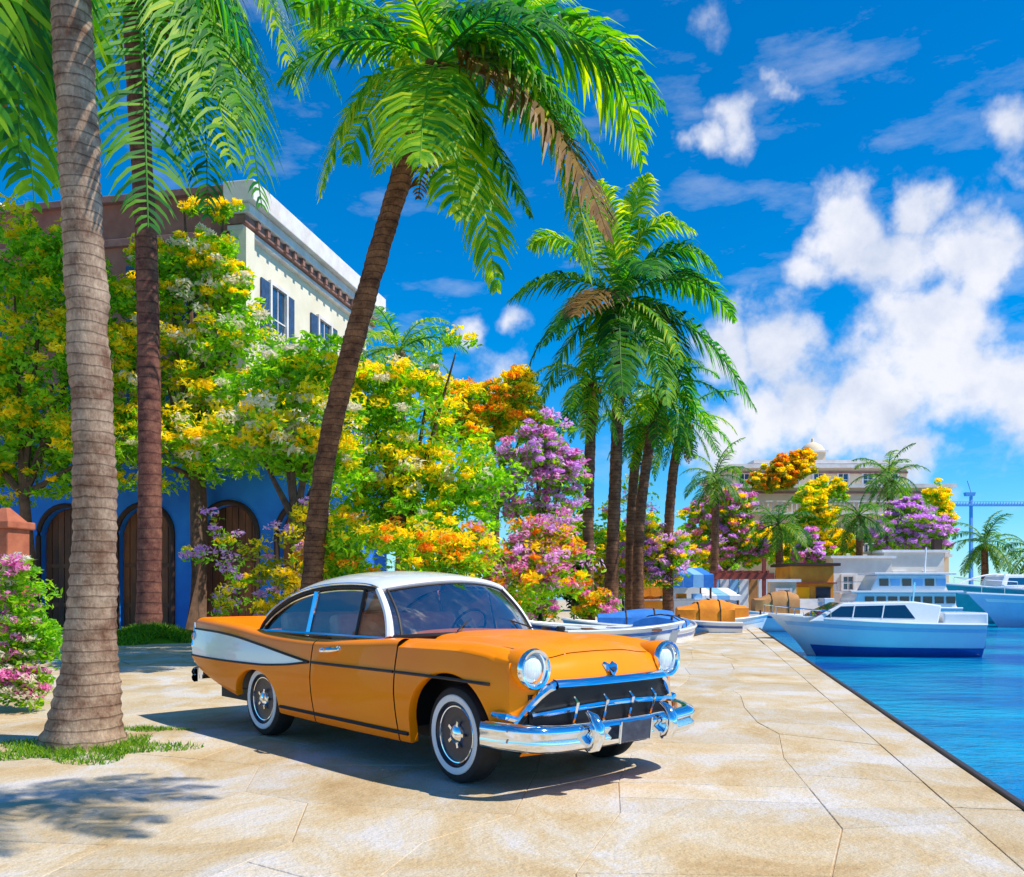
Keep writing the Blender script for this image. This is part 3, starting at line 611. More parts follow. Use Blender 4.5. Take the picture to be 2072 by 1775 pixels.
tree('climbing_plant', 'loose green and yellow creeper hanging on the upper terracotta wall', 'plant',
     [(400,520,70,40),(330,590,70,40),(455,430,35,25),(475,570,35,50),(375,430,45,20)], 31, 'leaf', ['yellow'], .26, .6, .6, None, 3, 400, csize=.8)
tree('flowering_tree', 'low spreading yellow tree between the royal palm and the leaning palm', 'tree',
     [(590,870,160,95),(560,770,120,75),(650,730,90,50),(655,930,110,60),(520,900,120,60)], 23, 'leaf', ['yellow','cream','yellow'], .22, .95, .42, GY, 4, 590)
tree('flowering_tree', 'wide yellow and green tree filling the garden behind the car roof', 'tree',
     [(800,840,140,100),(850,950,170,105),(760,1000,130,105),(870,760,90,45),(922,715,42,36),(850,1050,180,70),(740,800,90,70),(960,980,90,90)], 25, 'leaf', ['yellow','yellow','cream','yellow'], .22, 1.0, .40, GY, 5, 820)
tree('flowering_tree', 'golden orange blossoming tree behind the wide yellow tree', 'tree',
     [(1000,830,95,60),(950,870,90,50),(1035,795,50,45),(900,820,70,50),(1060,860,60,40)], 30, 'leaf', ['yellow','orange','yellow'], .22, .9, .9, GY, 6, 990)
tree('jacaranda_tree', 'lilac purple blossoming tree next to the harbour palm clump', 'tree',
     [(1085,935,90,60),(1110,880,46,45),(1020,1000,80,50),(1100,1020,90,60),(1140,960,50,50)], 27, 'leaf', ['purple','purple','pink'], .20, .8, .85, None, 7, 1090)
SH = 'flowering shrubs of the garden hedge'
tree('flowering_shrub', 'orange and yellow shrub directly behind the white car roof', 'shrub',
     [(760,1110,120,55),(860,1130,120,50),(700,1130,90,60),(930,1140,90,50),(770,1180,160,45)], 20, 'leaf', ['orange','yellow','yellow'], .17, 1.1, .5, SH, 8, trunk=False)
tree('flowering_shrub', 'pink and orange shrub beneath the lilac tree beside the windscreen', 'shrub',
     [(1070,1120,100,60),(1000,1110,80,60),(1120,1160,80,55),(1030,1190,110,60),(1130,1080,60,40)], 21, 'leaf', ['pink','orange','purple','yellow'], .17, 1.05, .6, SH, 9, trunk=False)
tree('flowering_shrub', 'yellow shrub sprinkled with lilac at the blue arcade behind the car tail', 'shrub',
     [(560,1120,75,95),(520,1190,90,70),(600,1060,50,60),(480,1060,60,40),(560,1230,110,50),(620,1190,60,80)], 22, 'leaf_olive', ['yellow','yellow','purple'], .17, .40, .55, SH, 10, trunk=False)
tree('flowering_shrub', 'small loose lilac shrub against the blue arcade wall', 'shrub',
     [(460,1160,50,45),(440,1090,45,35),(470,1220,55,40),(400,1110,30,30)], 25, 'leaf', ['purple','purple','yellow'], .16, .30, .7, SH, 11, trunk=False)
tree('flowering_shrub', 'pink flowering bush in front of the red pillar beside the thick palm trunk', 'shrub',
     [(40,1190,62,55),(35,1270,75,70),(30,1350,70,70),(45,1400,60,50),(85,1290,40,50)], 10.6, 'leaf', ['pink','pink','cream'], .085, 1.2, .30, SH, 12, trunk=False, csize=.45)
tree('flowering_shrub', 'violet shrub at the foot of the harbour palms beside the blue awning', 'shrub',
     [(1350,1115,55,45),(1345,1160,45,35),(1300,1090,40,45),(1290,1150,45,40)], 35.2, 'leaf', ['purple','purple','yellow'], .22, .8, .8, SH, 13, trunk=False)
tree('flowering_shrub', 'yellow green shrub between the trunks of the harbour palms', 'shrub',
     [(1215,1150,50,50),(1190,1090,40,60),(1245,1080,35,60),(1290,1010,30,60),(1230,1190,60,35)], 36, 'leaf', ['yellow','yellow','purple'], .22, .8, .5, SH, 14, trunk=False)
FS = 'blossoming trees of the far shore'
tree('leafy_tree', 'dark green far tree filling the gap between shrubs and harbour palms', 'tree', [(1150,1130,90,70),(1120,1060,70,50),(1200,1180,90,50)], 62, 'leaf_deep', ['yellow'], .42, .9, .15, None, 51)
tree('leafy_tree', 'bright green far tree seen between the harbour palm trunks', 'tree', [(1290,1110,80,70),(1250,1180,70,40),(1340,1170,80,45)], 64, 'leaf', ['yellow'], .42, .9, .2, None, 52)
tree('leafy_tree', 'round green far tree behind the blue awning', 'tree', [(1400,1120,70,60),(1450,1160,60,40)], 66, 'leaf', ['purple'], .42, .9, .2, None, 53)
tree('flowering_shrub', 'orange dotted hedge along the basin edge beside the harbour palms', 'shrub', [(1090,1225,70,40),(1150,1215,60,40),(1200,1225,50,30)], 30.6, 'leaf', ['orange','yellow','pink'], .2, 1.0, .5, SH, 54, trunk=False)
tree('flowering_tree', 'lilac far shore tree below the hotel end nearest the palm clump', 'tree', [(1440,1050,60,45),(1480,1020,45,35),(1500,1080,50,35),(1430,1110,60,40),(1500,1120,60,30)], 58, 'leaf', ['purple','pink','yellow'], .38, .8, .85, FS, 15)
tree('flowering_tree', 'golden tree on the upper terrace of the hotel', 'tree', [(1590,955,55,28),(1630,935,35,25),(1560,975,50,20)], 71.5, 'leaf_olive', ['orange','yellow'], .42, .9, .9, FS, 16, trunk=False)
tree('flowering_tree', 'yellow green far shore tree in the middle of the hotel front', 'tree', [(1650,1030,45,55),(1620,1100,60,40),(1680,1000,35,35),(1560,1110,60,35),(1690,1110,50,35)], 63, 'leaf', ['yellow','yellow'], .4, .9, .6, FS, 17)
tree('flowering_tree', 'deep purple far shore tree at the hotel end nearest the open sea', 'tree', [(1845,1070,75,45),(1890,1095,45,30),(1800,1090,50,35),(1840,1030,40,25)], 62, 'leaf', ['purple','purple'], .38, .8, .95, FS, 18)
tree('flowering_tree', 'small yellow far shore tree at the seaward corner of the hotel', 'tree', [(1895,1000,25,30),(1905,1040,28,30)], 66, 'leaf', ['yellow'], .38, .8, .9, FS, 19)
tree('flowering_shrub', 'mauve far shore bush between two palms under the hotel', 'shrub', [(1655,1100,35,30),(1640,1125,45,25)], 58, 'leaf', ['purple','pink'], .36, .9, .9, FS, 20, trunk=False)

def grass_patch(name, label, c, rx, ry, n, h, seed, mound=0):
    rnd = random.Random(seed); mb = MB(); t = thing(name, label, 'grass', c); tag(t, None, None, kind='stuff')
    for _ in range(n):
        a = rnd.uniform(0,6.283); q = math.sqrt(rnd.random())*(1+.3*math.sin(a*5+seed)); x, y = math.cos(a)*q*rx, math.sin(a)*q*ry; z = mound*max(0,1-q*q)
        d = Vector((rnd.gauss(0,.5), rnd.gauss(0,.5), 1)).normalized(); l = h*rnd.uniform(.5,1.3)*(1.15-.5*q); s = Vector((rnd.gauss(0,1), rnd.gauss(0,1), 0)).normalized()*h*.07; p = Vector((x,y,z))
        mid = p+d*l*.55; tip = p+d*l+Vector((d.x,d.y,-.2))*l*.4
        mb.add([p-s, p+s, mid+s*.7, mid-s*.7, tip], [(0,1,2,3),(3,2,4)])
    mb.build('grass', 'grass', t)
    if mound:
        m = MB(); rows = [[Vector((math.cos(a)*rx*q*1.02, math.sin(a)*ry*q*1.02, mound*max(-.02,1-q*q)-.02)) for a in [2*math.pi*k/28 for k in range(28)]] for q in (.01,.3,.6,.8,1.0)]
        m.grid(rows, close=True); m.build('mound', 'grass', t, smooth=True)
    return t
grass_patch('grass', 'ring of short green grass round the thick palm trunk', G(168,1520)+Vector((.02,-.05,.02)), .80, .62, 3200, .085, 1)
grass_patch('grass', 'strip of grass on the paving between the thick palm and the car shadow', G(295,1482)+Vector((0,0,.02)), .40, .12, 700, .06, 2)
grass_patch('grass', 'green grass mound at the foot of the royal palm', G(305,1298), 1.35, 1.5, 5200, .24, 3, .30)

# ------------------------------------------------------------------ buildings
K = Vector((-9.74,33,0))
def window(parent, c, w, h, axis, out, shutters=True, sill=True, frame='cornice', mull=2):
    """A window on a wall whose outside is along axis*out: frame, panes, sill and open shutters."""
    c = Vector(c); o = {'x': Vector((out,0,0)), 'y': Vector((0,out,0))}[axis]; s = Vector((0,1,0)) if axis == 'x' else Vector((1,0,0))
    def d(a, b, t): return (t,a,b) if axis == 'x' else (a,t,b)
    f = MB()
    for sg in (-1,1): f.box(c+s*sg*(w/2+.07)+o*.05, d(.14,h+.28,.16)); f.box(c+Vector((0,0,sg*(h/2+.07)))+o*.05, d(w-.002,.14,.15))
    win = f.build('window', frame, parent)
    for i in range(mull):
        for j in range(2):
            p = MB(); p.box(c+s*(-w/2+w*(i+.5)/mull)+Vector((0,0,-h/2+h*(j+.5)/2))+o*.012, d(w/mull-.05,h/2-.05,.02)); p.build('pane', 'pane', win)
    g = MB()
    for i in range(1, mull): g.box(c+s*(-w/2+w*i/mull)+o*.025, d(.05,h,.05))
    g.box(c+o*.025, d(w,.05,.046)); g.build('glazing_bar', frame, win)
    if sill: p = MB(); p.box(c-Vector((0,0,h/2+.2))+o*.09, d(w+.5,.12,.3)); p.build('sill', frame, win)
    if shutters:
        for sg in (-1,1):
            p = MB(); p.box(c+s*sg*(w/2+.14+w*.26)+o*.05, d(w*.5,h+.05,.06)); sh = p.build('shutter', 'shutter', win)
    return win
def main_building():
    t = thing('corner_building', 'tall corner building with cream facade, terracotta side and heavy white cornice', 'building', K, -QA)
    m = MB(); m.box((-.25,6.2,7.2), (.5,12.4,14.4)); m.build('cream_facade', 'cream_wall', t)
    m = MB(); m.box((-6.95,.25,7.9), (12.88,.5,15.8)); m.build('terracotta_facade', 'terracotta', t)
    m = MB(); m.box((-6.95,12.2,7.0), (12.8,.4,14.0)); m.box((-13.1,6.2,7.0), (.4,11.4,14.0)); m.build('back_wall', 'terracotta', t)
    m = MB(); m.box((-6.7,6.3,14.6), (12.2,11.2,.3)); m.build('roof', 'cornice', t)
    m = MB(); m.box((.02,-.02,7.2), (.62,.62,14.38)); m.build('corner_pilaster', 'cream_wall', t)
    for nm, z, h, out, mt in (('cornice_crown', 15.55, .75, .80, 'cornice'), ('cornice_fascia', 15.0, .34, .55, 'cornice'), ('soffit_moulding', 14.66, .30, .36, 'moulding'), ('bed_moulding', 14.40, .18, .22, 'cornice'), ('string_course', 10.0, .22, .12, 'cornice'), ('string_course', 5.9, .25, .14, 'cornice')):
        m = MB(); m.box((out/2-.2, 6.2, z), (out+.4,12.9+out,h)); m.build(nm, mt, t, bevel=.03)
    for i in range(16):
        m = MB(); m.box((.30,.4+i*.76,14.72), (.36,.2,.34)); m.build('bracket', 'moulding', t)
    for nm, z, h, out, mt in (('terracotta_coping', 15.9, .25, .25, 'moulding'), ('terracotta_band', 14.3, .28, .16, 'moulding'), ('terracotta_band', 10.05, .25, .14, 'moulding')):
        m = MB(); m.box((-6.85,-out/2+.1,z), (12.6,out+.2,h)); m.build(nm, mt, t, bevel=.02)
    for s in (2.75,7.2,10.8):
        for z in (11.9,7.9,3.6): window(t, (0,s,z), 1.25, 2.5, 'x', 1)
    for x in (-3.2,-7.2,-11.2):
        for z in (12.2,8.0): window(t, (x,0,z), 1.3, 2.4, 'y', -1, frame='moulding')
main_building()
def arcade():
    t = thing('blue_arcade', 'bright blue single storey arcade with brown arched wooden doors', 'building', K+Matrix.Rotation(-QA,3,'Z') @ Vector((0,-1.6,0)), -QA)
    cs = [-15.6,-12.4,-9.2,-6.0,-2.85,.35,3.25]; r, zs, H = 1.0, 3.35, 5.7; w = MB()
    xs = [cs[0]-1.7]+[(a+b)/2 for a, b in zip(cs, cs[1:])]+[4.7]
    for i, c in enumerate(cs):
        x0, x1 = xs[i], xs[i+1]
        arc = [(c+r*math.cos(a), zs+r*math.sin(a)) for a in [math.pi*k/14 for k in range(15)]]
        w.prism([(x0,0),(x0,H),(x1,H),(x1,0),(c+r,0)]+arc+[(c-r,0)], 0, .45)
    w.build('arcade_wall', 'blue_wall', t)
    m = MB(); m.box((4.45,2.2,H/2), (.4,3.5,H-.02)); m.build('end_wall', 'blue_wall', t)
    m = MB(); m.box(((xs[0]+xs[-1])/2,1.2,H+.09), (xs[-1]-xs[0]+.5,3.0,.24)); m.build('roof_slab', 'blue_wall', t, bevel=.03)
    m = MB(); m.box(((xs[0]+xs[-1])/2,-.05,.25), (xs[-1]-xs[0],.1,.5)); 
    for i, c in enumerate(cs):
        arc = [Vector((c+(r+.09)*math.cos(a), -.03, zs+(r+.09)*math.sin(a))) for a in [math.pi*k/16 for k in range(17)]]
        m = MB(); m.tube([Vector((c+r+.09,-.03,0))]+arc+[Vector((c-r-.09,-.03,0))], .10, n=6); m.build('arch_surround', 'door_dark', t)
        d = MB(); d.prism([(c-r,0),(c+r,0)]+[(c+r*math.cos(a), zs+r*math.sin(a)) for a in [math.pi*k/14 for k in range(15)]], .30, .36); dr = d.build('door', 'door_dark', t)
        n = 8; pw = 2*r/n
        for k in range(n):
            xa, xb = c-r+k*pw+.012, c-r+(k+1)*pw-.012
            za, zb = [zs+math.sqrt(max(0, r*r-(x-c)**2)) for x in (xa, xb)]
            p = MB(); p.prism([(xa,.05),(xb,.05),(xb,zb-.02),(xa,za-.02)], .24+(.012 if k % 2 else 0), .296); p.build('plank', 'door_wood', dr)
        for z in (.9,2.3):
            p = MB(); p.box((c,.225,z), (2*r-.15,.03,.14)); p.build('door_rail', 'door_wood', dr)
arcade()
def gable_house():
    b = P(-40,0,54); b.z = 0
    t = thing('gable_house', 'cream house with sloping roof edge just showing beyond the green tree', 'house', b, -QA)
    m = MB(); m.prism([(-7,0),(4.4,0),(4.4,20.2),(-1.3,25.4),(-7,20.2)], 0, 8); m.build('wall', 'cream_wall', t)
    for sg in (-1,1):
        m = MB(); m.prism([(-1.3,25.7),(-1.3,25.4),(-1.3+sg*6.4,19.55),(-1.3+sg*6.4,19.9)], -.5, 8.5); m.build('roof', 'cornice', t)
    for z in (16.5,11): window(t, (1.0,0,z), 1.1, 2.0, 'y', -1)
gable_house()
def pillar():
    b = Vector((P(12,0,14.5).x,14.5,0)); t = thing('gate_pillar', 'terracotta red gate pillar standing over the pink flowering bush', 'pillar', b, -QA)
    m = MB(); m.box((0,0,1.2), (.48,.48,2.4)); m.build('shaft', 'brick_red', t, bevel=.02)
    m = MB(); m.box((0,0,2.45), (.60,.60,.12)); m.build('cap', 'brick_red', t, bevel=.02)
    m = MB(); m.box((0,0,2.62), (.44,.44,.22), taper=.2); m.build('finial', 'brick_red', t)
    m = MB(); m.box((0,0,.15), (.62,.62,.3)); m.build('base', 'brick_red', t, bevel=.02)
pillar()
def hotel():
    D = 74; c = P(1700,0,D); c.z = 0; k = D/FX
    t = thing('terraced_hotel', 'sand coloured hotel with stepped terraces and a small domed turret on the far shore', 'building', c)
    def z(y): return HC+(Y0-y)*k
    tiers = [(1475,1920,988,0,'sand_wall',0), (1500,1868,938,988,'sand_wall',3.0), (1560,1838,925,938,'sand_wall',4.2)]
    for x0, x1, y0, y1, mt, back in tiers:
        za = 0 if not y1 else z(y1); zb = z(y0); w = (x1-x0)*k; cx = ((x0+x1)/2-1700)*k
        m = MB(); m.box((cx, back+6, (za+zb)/2), (w,12,zb-za-.004)); m.build('wall', mt, t)
        m = MB(); m.box((cx, back+5.8, zb+.15), (w+.8,12.6,.3)); m.build('terrace_edge', 'cornice', t)
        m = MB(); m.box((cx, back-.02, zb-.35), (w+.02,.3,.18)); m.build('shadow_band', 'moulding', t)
    for zz in (2.2,5.6):
        m = MB(); m.box((0,-.35,zz+2.0), ((1915-1480)*k,.9,.22)); m.build('balcony_slab', 'cornice', t)
        m = MB()
        for i in range(46): m.box(((1482-1700)*k+i*(430*k)/45,-.75,zz+2.5), (.09,.09,.8))
        m.box((0,-.75,zz+2.95), (430*k,.16,.1)); m.build('balustrade', 'cornice', t)
    for i in range(9):
        for zz in (1.8,5.4): window(t, ((1500+i*50-1700)*k,0,zz), 1.0, 1.7, 'y', -1, shutters=False, sill=False)
    for i in range(7): window(t, ((1525+i*52-1700)*k,3.0,z(962)), .8, 1.0, 'y', -1, shutters=False, sill=False)
    x = (1691-1700)*k; zt = z(925)
    m = MB(); m.box((x,6.5,zt+.75), (2.1,2.1,1.2)); m.build('turret', 'sand_wall', t)
    m = MB(); m.lathe([(1.05,0),(1.0,.25),(.75,.6),(.35,.82),(.12,.9),(.1,1.2),(0,1.3)], 16, 'z', (x+.25,6.5,zt+1.352)); m.build('dome', 'sand_wall', t, smooth=True)
    m = MB(); m.box((x,6.5,zt+1.3), (2.5,2.5,.1)); m.build('turret_cornice', 'cornice', t)
hotel()
def bridge():
    D = 640; k = D/FX; t = thing('sea_bridge', 'distant blue bridge with one pylon crossing the open sea', 'bridge', (P(1985,0,D).x,D,WZ))
    z = HC-WZ+(Y0-1022)*k
    m = MB(); m.box((22,0,z), (115,6,1.3)); m.build('deck', 'hazy_blue', t)
    m = MB()
    for i in range(58): m.box((-34+i*2,-3,z+1.3), (.35,.35,1.5))
    m.box((22,-3,z+2.0), (115,.3,.3)); m.build('railing', 'hazy_blue', t)
    for x in (-7,60):
        m = MB(); m.box((x,0,z*.5+3), (2.0,3,z+6), taper=.7); m.build('pylon', 'hazy_blue', t)
        m = MB(); m.box((x-1,0,z+7.5), (6,3.4,2.4), taper=1.15); m.build('signal_cabin', 'hazy_blue', t)
        m = MB(); m.tube([(x,0,z+9),(x-2.5,0,z+17)], .35, n=6); m.build('mast', 'hazy_blue', t)
bridge()

# ------------------------------------------------------------------ boats (x to the bow, z = 0 on the waterline)
def hull_rows(L, B, H, rake, flare=.75):
    rows = []
    for i in range(25):
        s = i/24; b = B/2*((.88+.12*s/.4) if s < .4 else max(.0, 1-((s-.4)/.6)**2.3)); sh = H*(1+.28*s*s)
        x = -L/2+s*L; row = []
        for zf, yf, zz in ((0,.02,-.32*H*(1-s**3)-.05),(.18,flare*.75,-.06*H),(.45,flare+.08,.36*sh),(.8,.96,.76*sh),(1,1,sh)):
            row.append((x-rake*(1-zf)*s**3, b*yf, zz))
        rows.append(row)
    return rows
def hull(t, L, B, H, rake, mt='hull_white', deck='hull_white', band=None):
    rows = hull_rows(L, B, H, rake); m = MB()
    full = [[Vector((x,-y,z)) for x,y,z in r[::-1]]+[Vector(p) for p in r] for r in rows]
    m.grid(full); st = full[0]; m.add(st, [tuple(range(len(st)))]); h = m.build('hull', mt, t, smooth=True, sharp=35)
    m = MB(); m.grid([[Vector((x,-y*.985,z-.02)), Vector((x,0,z+.02)), Vector((x,y*.985,z-.02))] for x,y,z in [r[-1] for r in rows]]); m.build('deck', deck, t, smooth=True)
    g = [Vector(r[-1]) for r in rows]
    m = MB(); m.tube([Vector((p.x,-p.y,p.z)) for p in g]+[p for p in g[::-1]], .045*max(1,H), n=6); m.build('gunwale', 'hull_white', t, smooth=True)
    if band:
        m = MB()
        for sg in (-1,1): m.grid([[Vector((r[3][0],sg*(r[3][1]+.012),r[3][2]+.0)), Vector((r[3][0]*.6+r[4][0]*.4,sg*(r[3][1]*.6+r[4][1]*.4+.012),r[3][2]*.6+r[4][2]*.4))] for r in rows[:-1]])
        m.build('stripe', band, t, smooth=True)
    return rows
def cabin(t, poly, w, mt='hull_white', name='cabin', taper=.82):
    z0 = min(p[1] for p in poly); z1 = max(p[1] for p in poly); n = len(poly); m = MB(); f = lambda z: w/2*(1-(1-taper)*(z-z0)/(z1-z0))
    vs = [(x,-f(z),z) for x,z in poly]+[(x,f(z),z) for x,z in poly]
    m.add(vs, [tuple(range(n)), tuple(range(2*n-1,n-1,-1))]+[(i,i+n,(i+1)%n+n,(i+1)%n) for i in range(n)])
    return m.build(name, mt, t, bevel=.04)
def pane_side(t, poly, w, z0, z1, taper, mt, off=.012):
    """Side windows that follow the cabin's lean, one on each side."""
    f = lambda z: w/2*(1-(1-taper)*(z-z0)/(z1-z0))
    for sg in (-1,1):
        n = len(poly); m = MB(); vs = [(x,sg*(f(z)+off),z) for x,z in poly]+[(x,sg*(f(z)-.03),z) for x,z in poly]
        m.add(vs, [tuple(range(n)), tuple(range(2*n-1,n-1,-1))]+[(i,i+n,(i+1)%n+n,(i+1)%n) for i in range(n)]); m.build('window', mt, t)
def rail(t, pts, h, name='handrail'):
    m = MB()
    m.tube([Vector(p)+Vector((0,0,h)) for p in pts], .018, n=5)
    for p in pts: m.tube([Vector(p), Vector(p)+Vector((0,0,h))], .014, n=5)
    m.build(name, 'chrome', t)
def cruiser():
    d = 25.6; xb = edge(d).x+.10; L = 5.7
    t = thing('cabin_cruiser', 'white cabin cruiser with long tinted windscreen moored bow first at the quay edge', 'boat', (xb+L/2,d+.9,WZ), R(180-6))
    hull(t, L, 2.3, .92, 1.35, 'hull_white', 'hull_white', 'hull_pale')
    m = MB(); rows = hull_rows(L,2.3,.92,1.35)
    for sg in (-1,1): m.grid([[Vector((r[1][0],sg*(r[1][1]+.012),r[1][2]-.03)), Vector((r[2][0]*.8+r[1][0]*.2,sg*(r[2][1]*.8+r[1][1]*.2+.016),r[2][2]*.8+r[1][2]*.2))] for r in rows[:-2]])
    m.build('boot_stripe', 'hull_blue', t, smooth=True)
    cabin(t, [(-1.6,.9),(1.9,.98),(1.35,1.30),(.9,1.52),(-1.0,1.56),(-1.75,1.45)], 1.75)
    pane_side(t, [(-1.0,1.08),(1.45,1.12),(1.0,1.42),(-.75,1.46)], 1.75, .9, 1.56, .82, 'boat_glass')
    m = MB()
    for x in (-.1,.7): 
        for sg in (-1,1): m.tube([(x,sg*.835,1.09),(x-.08,sg*.765,1.45)], .022, n=5)
    m.build('window_bar', 'hull_white', t)
    m = MB(); m.add([(1.83,-.72,1.04),(1.83,.72,1.04),(1.36,.70,1.31),(.95,.66,1.50),(.95,-.66,1.50),(1.36,-.70,1.31)], [(0,1,2,5),(5,2,3,4)]); o = m.build('front_screen', 'boat_glass', t); o.location = (.02,0,.02)
    m = MB(); m.box((-2.35,0,1.08), (1.2,1.7,.34)); m.build('cockpit_coaming', 'hull_white', t, bevel=.05)
    m = MB(); m.box((-3.0,0,.55), (.25,.5,.7)); m.build('outboard_motor', 'hull_blue', t, bevel=.05)
    rail(t, [(1.3,-.85,1.02),(2.0,-.62,1.08),(2.7,-.3,1.16),(3.0,0,1.2),(2.7,.3,1.16),(2.0,.62,1.08),(1.3,.85,1.02)], .26)
    m = MB(); m.tube([(-1.2,0,1.5),(-1.25,0,2.1)], .025, n=6); m.build('mast', 'chrome', t)
cruiser()
def yacht(name, label, loc, rz, L, B, H, mt, band, cab, glass='boat_glass', group=None):
    t = thing(name, label, 'boat', loc, rz, group); hull(t, L, B, H, L*.16, mt, 'hull_white', band)
    a, b, zt = cab; z0 = H*1.0; w = B*.72
    cabin(t, [(a,z0-.05),(b,z0+.02),(b-.45*(zt-z0),zt-.1),(b-.6*(zt-z0),zt),(a+.1,zt)], w)
    pane_side(t, [(a+.3,z0+(zt-z0)*.42),(b-.55*(zt-z0),z0+(zt-z0)*.42),(b-.72*(zt-z0),zt-(zt-z0)*.18),(a+.3,zt-(zt-z0)*.18)], w, z0-.05, zt, .82, glass)
    rail(t, [(L*.12,-B*.40,H*1.05),(L*.3,-B*.28,H*1.12),(L*.44,0,H*1.2),(L*.3,B*.28,H*1.12),(L*.12,B*.40,H*1.05)], .5)
    return t
# large pale yacht whose bow comes in from the open side
d = 47; x0 = P(1955,0,d).x
t = yacht('motor_yacht', 'long pale blue hulled yacht with its bow towards the cabin cruiser', (x0+6.3,d,WZ), R(180+4), 13, 3.4, 1.35, 'hull_pale', 'hull_white', (-4.5,1.8,2.3))
d = 50; x0 = P(1940,0,d).x
t = yacht('motor_yacht', 'turquoise yacht with dark window strip behind the long pale yacht', (x0+4.6,d+2.0,WZ), R(180+8), 9.6, 2.8, 1.75, 'hull_teal', 'hull_white', (-4.0,2.2,2.75))
m = MB(); m.tube(bez((4.2,0,2.1),(2.5,0,2.9),(1.2,0,2.75),8), .05, n=6); m.build('bow_rail', 'hull_white', t)
def ferry():
    d = 45.5; x0, x1 = P(1655,0,d).x, P(1925,0,d).x; L = x1-x0; B = 2.6
    t = thing('passenger_boat', 'white two deck passenger boat with rows of dark windows behind the cabin cruiser', 'boat', ((x0+x1)/2,d,WZ), R(180))
    hull(t, L, B, 1.0, .8, 'hull_white', 'hull_white', 'hull_pale')
    cabin(t, [(-L*.46,.95),(L*.30,.98),(L*.26,1.75),(-L*.46,1.75)], B*.82, taper=.96)
    m = MB(); m.box((-L*.09,0,1.80), (L*.82,B*.95,.10)); m.build('upper_deck', 'hull_white', t, bevel=.02)
    cabin(t, [(-L*.40,1.852),(L*.16,1.852),(L*.10,2.62),(-L*.40,2.62)], B*.7, name='wheelhouse', taper=.92)
    m = MB(); m.box((-L*.16,0,2.68), (L*.60,B*.84,.10)); m.build('roof', 'canvas_white', t, bevel=.02)
    for i in range(8):
        for sg in (-1,1):
            m = MB(); m.box((-L*.42+i*L*.085,sg*(B*.405+.004),1.40), (L*.066,.04,.34)); m.build('window', 'dark_window', t)
    for i in range(6):
        for sg in (-1,1):
            m = MB(); m.box((-L*.36+i*L*.084,sg*(B*.335+.01),2.26), (L*.066,.05,.36)); m.build('window', 'dark_window' if i % 2 else 'paint_sky', t)
    rail(t, [(-L*.48,-B*.46,1.85),(-L*.2,-B*.46,1.85),(0,-B*.46,1.85),(L*.2,-B*.46,1.85),(L*.3,-B*.4,1.85)], .45)
    m = MB(); m.tube([(-L*.3,0,2.7),(-L*.31,0,4.0)], .04, n=6); m.build('mast', 'hull_white', t)
    m = MB(); m.box((L*.44,0,1.28), (.5,1.0,.4)); m.build('deck_locker', 'hull_white', t, bevel=.03)
ferry()
def skiff(label, x, y, d, L, rz, mt, band, cover=None, cz=.55, seat=True):
    p = P(x,y,d); t = thing('small_boat', label, 'boat', (p.x,d,WZ), R(rz), 'small boats moored in the basin'); H = .78; rows = hull(t, L, 1.6, H, .5, mt, 'hull_white', band)
    if cover:
        m = MB(); prof = []
        for i in range(9):
            s = i/8; x = -L*.42+s*L*.62; w = .66*(1-.25*s); h = H+.08+cz*(.75+.25*math.sin(math.pi*min(1,s*1.2)))*(1-.25*s)
            prof.append([Vector((x,-w,H-.02)), Vector((x,-w*.98,H+cz*.62)), Vector((x,-w*.55,h)), Vector((x,0,h+.05)), Vector((x,w*.55,h)), Vector((x,w*.98,H+cz*.62)), Vector((x,w,H-.02))])
        m.grid(prof); m.add(prof[0], [tuple(range(7))]); m.add(prof[-1], [tuple(range(7))[::-1]]); m.build('cover', cover, t, smooth=True, sharp=50)
        m = MB()
        for r in (prof[2], prof[5]): m.tube([p*1.0+Vector((0,0,.012)) for p in r], .022, n=5)
        m.build('cover_strap', 'door_dark', t)
    else:
        for i, s in enumerate((-.28,0,.22)):
            m = MB(); m.box((L*s,0,H+.03), (.26,1.35,.05)); m.build('thwart', 'door_wood', t)
        m = MB(); m.box((-L*.5-.05,0,.55), (.2,.3,.7)); m.build('outboard_motor', 'black', t, bevel=.03)
    m = MB(); m.tube([(L*.40,0,H*1.1),(L*.40,0,H*1.1+.28)], .035, n=6); m.build('mooring_post', 'door_dark', t)
skiff('blue open boat in the basin tucked behind the car bonnet', 1165,0,26.2,3.6,172,'hull_blue','hull_white')
skiff('white open boat with sky blue stripe moored in the basin before the palm clump', 1262,0,25.0,3.4,8,'hull_white','hull_blue')
skiff('small pale boat with blue canvas cover moored in the basin', 1258,0,27.6,3.6,176,'hull_pale','hull_white','canvas_blue',.45)
skiff('white boat with blue canvas cover lying against the pier kerb', 1352,0,26.6,3.3,66,'hull_white','hull_blue','canvas_blue',.30)
skiff('white boat under an orange canvas cover nearest the blue covered boats', 1405,0,31.2,3.0,176,'hull_white','hull_blue','canvas_orange',.70)
skiff('white boat under an orange canvas cover beside the pier tip', 1474,0,33.6,3.0,4,'hull_white','hull_pale','canvas_orange',.72)
skiff('white boat under a tan canvas cover beyond the pier tip', 1552,0,41.5,3.1,178,'hull_white','hull_blue','canvas_tan',1.05)

